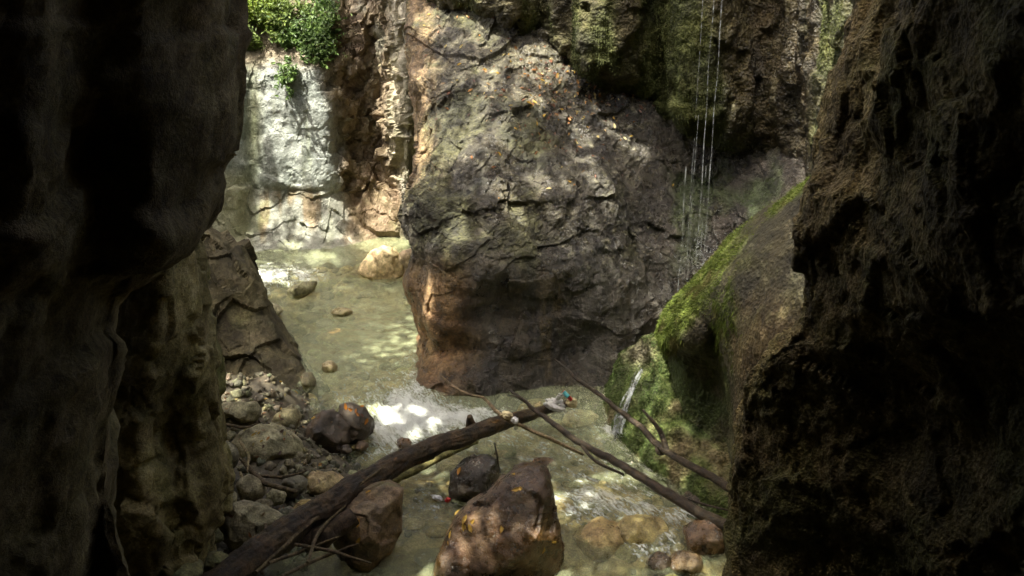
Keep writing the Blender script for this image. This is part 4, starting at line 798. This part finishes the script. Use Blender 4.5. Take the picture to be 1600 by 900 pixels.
for k in rs.choice(len(p), 560, p=w / w.sum()):
    items.append((p[k], n[k], rs.uniform(.025, .07), rs, LEAFC[rs.randint(len(LEAFC))]))
tag(leaves_obj('fallen_leaves', items), 'brown and yellow leaf litter strewn over the sloping outcrop top', 'leaves', None, 'stuff')
items = []
for k in range(420):
    gx_ = rs.uniform(-3.2, -1.3); gy_ = rs.uniform(6.3, 10.2)
    h_ = None
    for nm in BV:
        if nm in ('stream_water', 'left_pillar_cliff', 'left_cliff'): continue
        r = BV[nm].ray_cast(Vector((gx_, gy_, 1.4)), Vector((0, 0, -1)))
        if r[0] is not None and (h_ is None or r[0].z > h_[0].z): h_ = r
    if h_ is None or h_[0].z < .1: continue
    items.append((h_[0], h_[1], rs.uniform(.025, .06), rs, LEAFC[rs.randint(len(LEAFC))]))
tag(leaves_obj('leaf_litter', items), 'dead leaves scattered among the stones of the left bank', 'leaves', None, 'stuff')
def leaf_at(px, py, names, label, group, c=None, size=.07):
    r = hit(px, py, names)
    if r is None: return
    o = leaves_obj('fallen_leaf', [(r[0], r[1], size * rs.uniform(.8, 1.25), rs, c or LEAFC[rs.randint(3)])]); tag(o, label, 'leaf', group)
big = [STB['biggest wet brown boulder in the foreground stream with yellow leaves']]
for a in [(715, 802), (727, 812), (724, 824), (705, 836), (702, 849), (738, 815), (784, 826), (808, 764), (815, 765), (803, 742), (848, 860), (866, 846), (735, 826)]:
    leaf_at(*a, big, 'yellow leaf stuck to the biggest wet boulder', 'yellow leaves on the biggest boulder', (.66, .44, .09), .07)
dk = [STB['dark wet boulder touching the upper left of the biggest boulder']]
for a in [(718, 736), (744, 776)]: leaf_at(*a, dk, 'orange leaf on the dark wet boulder', 'leaves on the dark wet boulder', (.6, .28, .04))
pr_ = [STB['dark round boulder with orange leaves on top, rear of the pair']]
for a in [(548, 640), (556, 642), (560, 648), (540, 636), (572, 658), (565, 636)]: leaf_at(*a, pr_, 'orange leaf on the rear boulder of the pair', 'leaves on the rear boulder', (.55, .22, .03), .06)
pk = [STB['pinkish brown boulder under the log with a sunlit foot']]
for a in [(532, 822), (540, 819), (535, 826), (560, 818), (556, 815), (560, 845), (575, 770)]: leaf_at(*a, pk, 'yellow leaf on the pinkish brown boulder', 'leaves on the pinkish boulder', (.60, .36, .06), .07)

# ------------------------------------------------------------------ moss blades
def blades(name, pts, nrm, L, w, hang, cols, rs_, jitter=.5):
    n = len(pts); d = nrm * (1 - hang)[:, None] + np.array([0, 0, -1.]) * hang[:, None] + rs_.normal(size=(n, 3)) * jitter * .5
    d /= np.linalg.norm(d, axis=1, keepdims=True); s_ = np.cross(d, rs_.normal(size=(n, 3))); s_ /= np.linalg.norm(s_, axis=1, keepdims=True)
    s_ = s_ * w[:, None]; mid = pts + d * (L * .55)[:, None]; tip = pts + d * (L * .55)[:, None] + (d * .6 + np.array([0, 0, -.5])) * (L * .45)[:, None]
    V = np.stack([pts - s_, pts + s_, mid + s_ * .8, mid - s_ * .8, tip], 1).reshape(-1, 3); k = np.arange(n) * 5
    return link(name, raw_mesh(name, V, np.stack([k, k + 1, k + 2, k + 3], 1), np.stack([k + 3, k + 2, k + 4], 1), np.repeat(cols, 5, 0)), M_moss)
rs = np.random.RandomState(12)
p, n, _ = ob_data['mossy_mound']; px, py = pix(p); g = f_mossmask(p, n, px, py); w = g ** 1.5 * (px > 1020) * (px < 1270) * (py < 580)
k = rs.choice(len(p), 34000, p=w / w.sum()); q = p[k] + rs.normal(size=(len(k), 3)) * .008
hang = np.clip(.25 + .6 * S(.5, -.2, n[k, 2]) + .2 * rs.rand(len(k)), 0, 1)
cc = mix((.06, .09, .012), (.17, .225, .03), rs.rand(len(k))); cc = mix(cc, (.14, .12, .04), S(.05, .35, fbm(q.astype(np.float32), 3.5, 3, 97)) * .8)
tag(blades('moss_cover', q, n[k], rs.uniform(.012, .038, len(k)) * (1 + 1.2 * S(.3, -.2, n[k, 2])), rs.uniform(.002, .0045, len(k)), hang, cc, rs), 'bright green moss hanging in fringes over the mound edge', 'moss', None, 'stuff')
p, n, t_ = ob_data['mossy_rock']; w = np.clip(t_[:, 1] - t_[:, 0] - .005, 0, .1); k = rs.choice(len(p), 14000, p=w / w.sum())
tag(blades('low_moss', p[k], n[k], rs.uniform(.012, .03, len(k)), rs.uniform(.002, .004, len(k)), rs.uniform(.1, .5, len(k)), mix((.035, .065, .012), (.09, .145, .028), rs.rand(len(k))), rs), 'dark green moss coating the low rock by the cascade', 'moss', None, 'stuff')
p, n, t_ = ob_data['upper_cliff']; px, py = pix(p); w = np.clip(t_[:, 1] - t_[:, 0] - .004, 0, .1) * (py > -30); k = rs.choice(len(p), 22000, p=w / w.sum())
tag(blades('cliff_moss', p[k], n[k], rs.uniform(.015, .035, len(k)), rs.uniform(.003, .005, len(k)), rs.uniform(.2, .6, len(k)), mix((.05, .062, .014), (.105, .125, .03), rs.rand(len(k))), rs), 'olive moss cushions on the upper cliff bulges', 'moss', None, 'stuff')

# ------------------------------------------------------------------ ivy and shrubs on the far cliff
def plant(name, label, spots, nleaf, size, c0, c1, seed, cat='plant', spread=.25, droop=.5, lift=.08):
    rs_ = np.random.RandomState(seed); e = None; V, T, C = [], [], []; stems = []
    gx_ = np.linspace(-7, 0, 120); gz_ = np.linspace(0, 6, 120); A_, B_ = np.meshgrid(gx_, gz_); GP = perlin(np.stack([A_.ravel() * 3.2, B_.ravel() * 3.2, A_.ravel() * 0 + seed * 7.7], 1), 3).reshape(120, 120)
    gapf = lambda x_, z_: GP[min(119, max(0, int(z_ / 6 * 119))), min(119, max(0, int((x_ + 7) / 7 * 119)))]
    tot = sum(s_[2] * s_[3] for s_ in spots)
    for (cx, cy_, rx, ry) in spots:
        for k in range(int(nleaf * rx * ry / tot)):
            a = rs_.rand() * 6.28; r_ = math.sqrt(rs_.rand()) * (1 + .25 * math.sin(3 * a + seed)); h_ = hit(cx + rx * r_ * math.cos(a), cy_ + ry * r_ * math.sin(a), ['far_cliff'])
            if h_ is None or gapf(h_[0].x, h_[0].z) < -.22 + .25 * (r_ > .75): continue
            pos = np.array(h_[0]) + np.array(h_[1]) * rs_.gamma(1.6, lift) * (-1 if h_[1].dot(Vector(CAM) - h_[0]) < 0 else 1)
            nr = Vector((rs_.normal() * .6, -.5 + rs_.normal() * .5, .7 + rs_.normal() * .4)); 
            sz = size * rs_.uniform(.6, 1.35); u = rs_.rand() ** 1.4; cl = tuple(np.array(c0) + (np.array(c1) - c0) * u)
            v, t, c = leaf_geo(pos, nr, sz, rs_, cl); o_ = len(V); V += v; T += [tuple(x_ + o_ for x_ in q) for q in t]; C += c
            if e is None: e = tag(empty(name, h_[0]), label, cat)
            if k % 90 == 0: stems.append((np.array(h_[0]), pos))
    f = link('foliage', raw_mesh('foliage', np.array(V), None, np.array(T), np.array(C), smooth=False), M_leaf); f['kind'] = 'stuff'; under(f, e)
    for a, b in stems[:10]:
        under(tube('stem', [a + (0, .05, -.25), a * .5 + b * .5 + (.03, -.03, -.08), b + (0, 0, .12)], [.008, .007, .004], M_bark, (.1, .08, .05), (.2, .16, .1), .1, 6, 16, .1, seed), e)
plant('ivy', 'dark green ivy curtain hanging down the pale cliff', [(452, 112, 14, 36), (490, 88, 30, 20), (454, 140, 6, 22), (470, 66, 38, 28)], 4600, .066, (.05, .10, .02), (.16, .26, .06), 3, 'ivy')
plant('ivy', 'ivy patch at the brown rock edge near the frame top', [(505, 20, 30, 40), (515, 55, 16, 28)], 2200, .066, (.05, .10, .02), (.16, .25, .06), 4, 'ivy')
plant('leafy_shrub', 'bright yellow-green leafy shrub at the cliff top beside the dark wall', [(395, 10, 45, 34), (372, 40, 16, 30)], 3600, .085, (.16, .26, .03), (.42, .50, .09), 5, 'shrub', lift=.14)
plant('leafy_shrub', 'feathery mid green bush in the middle of the cliff top', [(425, 52, 40, 24), (395, 70, 22, 14), (445, 16, 40, 22)], 4600, .058, (.08, .13, .025), (.24, .32, .07), 6, 'shrub', lift=.12)

# ------------------------------------------------------------------ falling water
def trickle(label, x0, y0, y1, Y, r, seed, dens=1.0):
    rs_ = np.random.RandomState(seed); a = P(x0, y0, Y); zt = a[2]; xx = a[0]
    d = ray(800, y1); zb = 5 + d[2] * (Y / d[1]); V, T = [], []; o_ = 0; zc = zt; ns = 6
    e = tag(empty('water_trickle', (xx, Y, zb)), label, 'trickle', 'water threads falling from the upper cliff')
    n = max(6, int((zt - zb) / .03)); zs = np.linspace(zt, zb, n); rr = r * (.55 + .9 * np.abs(perlin(np.stack([zs * 3, zs * 0 + seed, zs * 0], 1), 5)) * 2) * (1 - .25 * np.linspace(0, 1, n))
    pts = np.stack([xx + .012 * perlin(np.stack([zs * 1.5, zs * 0 + seed * 3.1, zs * 0], 1), 6) * 2, np.full(n, Y), zs], 1)
    an = np.linspace(0, 6.283, ns, endpoint=False); R = np.stack([np.cos(an), np.sin(an), an * 0], 1)
    V = (pts[:, None] + R[None] * rr[:, None, None]).reshape(-1, 3)
    keep = (perlin(np.stack([zs * 4.5, zs * 0 + seed * 1.7, zs * 0], 1), 8) > -.55 + (1 - dens) * .6)[:-1]
    i = np.arange(n - 1)[:, None] * ns; j = np.arange(ns)[None]; j2 = (j + 1) % ns
    f = np.stack([i + j, i + j2, i + ns + j2, i + ns + j], 2)[keep].reshape(-1, 4)
    st = link('strand', raw_mesh('strand', V, f), M_thread); st['kind'] = 'stuff'; under(st, e)
for k, (x0, y0, y1, Y, r, dn, lb) in enumerate([(1131, -40, 425, 10.5, .006, 1.2, 'brightest water thread, the right one of the close pair'), (1118, -40, 410, 10.5, .005, 1.1, 'second bright water thread just left of the brightest'), (1100, -20, 400, 10.6, .004, .4, 'faint broken water thread left of the bright pair'), (1090, 180, 440, 10.5, .0035, .9, 'water thread falling in front of the purple-brown wall'), (1072, 260, 460, 10.4, .004, .6, 'short leftmost water thread over green moss'), (1104, 250, 400, 10.3, .004, .5, 'thin dotted thread between the brighter ones')]):
    trickle(lb, x0, y0, y1, Y, r, 20 + k, dn)
# small cascade off the mossy rock
e = tag(empty('small_cascade', PT(960, 675, 0)), 'small white cascade pouring off the mossy rock into the stream', 'cascade')
rs = np.random.RandomState(31)
for k in range(14):
    u = rs.normal(size=2); pa = []
    for f_ in np.linspace(0, 1, 7):                 # follows the rock, then leaps clear
        h_ = hit(1002 - 40 * f_ ** .8 + (1.0 + 5.0 * f_) * u[0] + 1.5 * math.sin(4 * f_ + k), 574 + 100 * f_ + 2 * u[1], ['mossy_rock'])
        q_ = np.array(h_[0]) if h_ is not None else None; pa.append(q_ if q_ is not None else pa[-1] + (-.03, -.03, -.09))
    pa = np.array(pa); pa[:, 1] -= .05 + .02 * rs.rand(); pa[:, 2] = np.maximum(pa[:, 2], .0); pa = pa + rs.normal(size=(7, 3)) * .006
    under(tube('water_strand', pa, rs.uniform(.002, .007, 7) * np.linspace(.6, 1.9, 7), M_thread, (.8, .8, .8), (.9, .9, .9), .9, 6, 60, .1, k), e)
# spray
V_ = []; T_ = []; o = 0; ov, ot = ico(1)
for k in range(2600):
    if k < 600: c_ = P(1090 + 35 * rs.normal(), 430 + 45 * rs.normal(), 10.2 + .3 * rs.normal())
    elif k < 1300: c_ = PT(964 + 16 * rs.normal(), 672 + 8 * rs.normal(), abs(rs.normal()) * .10)
    elif k < 1900: c_ = P(1100 + 16 * rs.normal(), 405 + 30 * rs.normal(), 10.4 + .1 * rs.normal())
    else: c_ = PT(650 + 60 * rs.normal(), 668 + 22 * rs.normal(), .1 + abs(rs.normal()) * .07)
    V_.append(ov * rs.uniform(.0012, .0032) + c_); T_.append(ot + o); o += len(ov)
tag(link('spray_drops', raw_mesh('spray_drops', np.concatenate(V_), None, np.concatenate(T_)), M_fall), 'fine spray drops where the water lands', 'spray', None, 'stuff')

# ------------------------------------------------------------------ unseen trees added on the rims, crowns shaped to dapple the light
SUN_GAPS = [ ((-2.0, 16.1, 2.3), .42), ((-1.95, 15.9, 1.5), .4), ((-2.2, 15.4, .5), .5), ((-1.95, 14.3, .3), .5), (tuple(PZ(556, 860, .3)), .3), (tuple(PZ(785, 850, .6)), .14), (tuple(PZ(820, 760, .95)), .14), (tuple(PZ(650, 738, .1)), .28), (tuple(PZ(600, 775, .55)), .15), (tuple(PZ(940, 740, .05)), .12), (tuple(PZ(870, 770, .05)), .10), ((-4.2, 16.8, 3.8), 1.0), ((-3.4, 16.6, 3.6), .6), ((-3.3, 15.9, 2.6), .3), ((-3.6, 15.9, 1.8), .35), ((-3.9, 15.9, 2.7), .3), ((-3.0, 15.9, 1.0), .3), ((-3.5, 15.7, .8), .25), ((-3.2, 15.9, 1.9), .2), ((-3.0, 14.8, .1), .3)]  # spots to keep sunlit: crown leaves between them and the sun are dropped
SUN_GAPS += [((-1.05 + .42 * a, 9.4 + .26 * b, .15), .075 + .03 * c_) for a, b, c_ in np.random.RandomState(2).normal(size=(14, 3))]
SUN_GAPS += [(tuple(P(a, b, c_)), r_) for a, b, c_, r_ in [(420, 335, 15.6, .2), (475, 345, 15.5, .2), (515, 350, 15.5, .15), (450, 370, 15.2, .15), (595, 330, 15.9, .3), (610, 300, 16.1, .3), (600, 375, 15.6, .35), (680, 45, 12.9, .25), (660, 110, 12.3, .2), (760, 60, 12.6, .25), (830, 90, 12.2, .25), (880, 120, 12.4, .22), (665, 200, 11.8, .2), (720, 240, 11.2, .2), (780, 220, 11.2, .18), (830, 160, 11.7, .2), (900, 190, 11.7, .2), (960, 200, 12.0, .25), (1000, 240, 11.9, .18), (920, 260, 11.3, .18), (850, 300, 10.8, .16), (790, 320, 10.6, .16), (720, 380, 10.3, .14), (680, 500, 10.3, .16), (950, 330, 11.0, .18)]]
ts = np.array(TOSUN) / TOSUN.z
def tree(label, root, trunk_pts, blobs, nleaf, seed):
    rs_ = np.random.RandomState(seed); e = tag(empty('tree', root), label, 'tree')
    under(tube('trunk', trunk_pts, np.linspace(.22, .05, len(trunk_pts)), M_bark, (.08, .06, .04), (.18, .14, .1), .1, 14, 60, .12, seed), e)
    blobs = [(b[0], b[1] + .8, *b[2:]) for b in blobs]; vol = np.array([b[3] * b[4] * b[5] for b in blobs]); nc_ = nleaf // 14; bl = np.array(blobs)[rs_.choice(len(blobs), nc_, p=vol / vol.sum())]
    d = rs_.normal(size=(nc_, 3)); d *= (rs_.rand(nc_) ** .4 / np.linalg.norm(d, axis=1))[:, None]
    pos = np.repeat(bl[:, :3] + d * bl[:, 3:], 14, 0); pos = pos + rs_.normal(size=pos.shape) * (.28, .28, .12); ok = np.ones(len(pos), bool)
    for h_, r_ in SUN_GAPS:
        o_ = np.array(h_)[None] + ts[None] * (pos[:, 2:] - h_[2]); ok &= np.hypot(pos[:, 0] - o_[:, 0], pos[:, 1] - o_[:, 1]) > r_ * (.75 + .5 * rs_.rand(len(pos)))
    pos = pos[ok]
    n = len(pos); u = rs_.normal(size=(n, 3)); u[:, 2] *= .35; u /= np.linalg.norm(u, axis=1, keepdims=True); w_ = np.cross(u, rs_.normal(size=(n, 3)) * .35 + (0, 0, 1)); w_ /= np.linalg.norm(w_, axis=1, keepdims=True)
    L = rs_.uniform(.06, .10, n)[:, None]; V = np.stack([pos - u * L, pos + w_ * L * .5, pos + u * L, pos - w_ * L * .5], 1).reshape(-1, 3); k = np.arange(n) * 4
    cr_ = link('crown', raw_mesh('crown', V, np.stack([k, k + 1, k + 2, k + 3], 1), None, np.repeat(mix((.05, .09, .02), (.14, .20, .04), rs_.rand(n)), 4, 0), smooth=False), M_leaf); cr_['kind'] = 'stuff'; under(cr_, e)
tree('unseen tree added on the left rim to dapple the pool', (-7.4, 12.5, 4.4), [(-7.4, 12.5, 4.4), (-7.0, 12.2, 7), (-6, 11.6, 9.0), (-4.6, 11, 10.4)], [(-4.4, 11.0, 10.4, 2.2, 2.2, .6), (-6, 13.2, 10.2, 2.0, 2.4, .7), (-5.6, 9.6, 10.2, 1.0, 1.4, .5)], 11000, 5)
tree('smaller unseen tree added on the left rim to shade the log', (-7.2, 9.0, 4.4), [(-7.2, 9.0, 4.3), (-6.9, 8.6, 6), (-5.6, 7.4, 8.4), (-4, 6.6, 9.8)], [(-3.6, 7.0, 9.9, 2.2, 1.8, .6), (-6.5, 8.9, 9.8, 1.5, 1.7, .8), (-2.5, 4.75, 10.5, 1.8, .95, .4), (-1.2, 5.0, 10.7, 1.0, .9, .35)], 19000, 8)
tree('unseen tree added on the far rim to dapple the cliff', (-3.5, 19.5, 4.5), [(-3.5, 19.5, 4.3), (-4.0, 19.0, 7), (-4.6, 17, 9), (-4.8, 15.5, 10)], [(-4.8, 15.0, 10.2, 2.2, 2.0, .7), (-2.6, 13.2, 10.8, 1.8, 1.8, .6)], 10000, 6)
tree('unseen tree added on the right rim to shade the right side', (4.5, 15, 8.5), [(4.5, 15, 8.4), (4.2, 14, 10.4), (3.2, 12.4, 11.2), (2.8, 10, 11.5)], [(2.6, 11.6, 11.6, 2.0, 2.2, .6), (-.7, 9.4, 11.8, 1.9, 1.7, .5), (-.6, 6.3, 11.2, 1.2, 1.2, .5), (-1.9, 9.0, 11.4, 1.2, 1.3, .5)], 12500, 7)
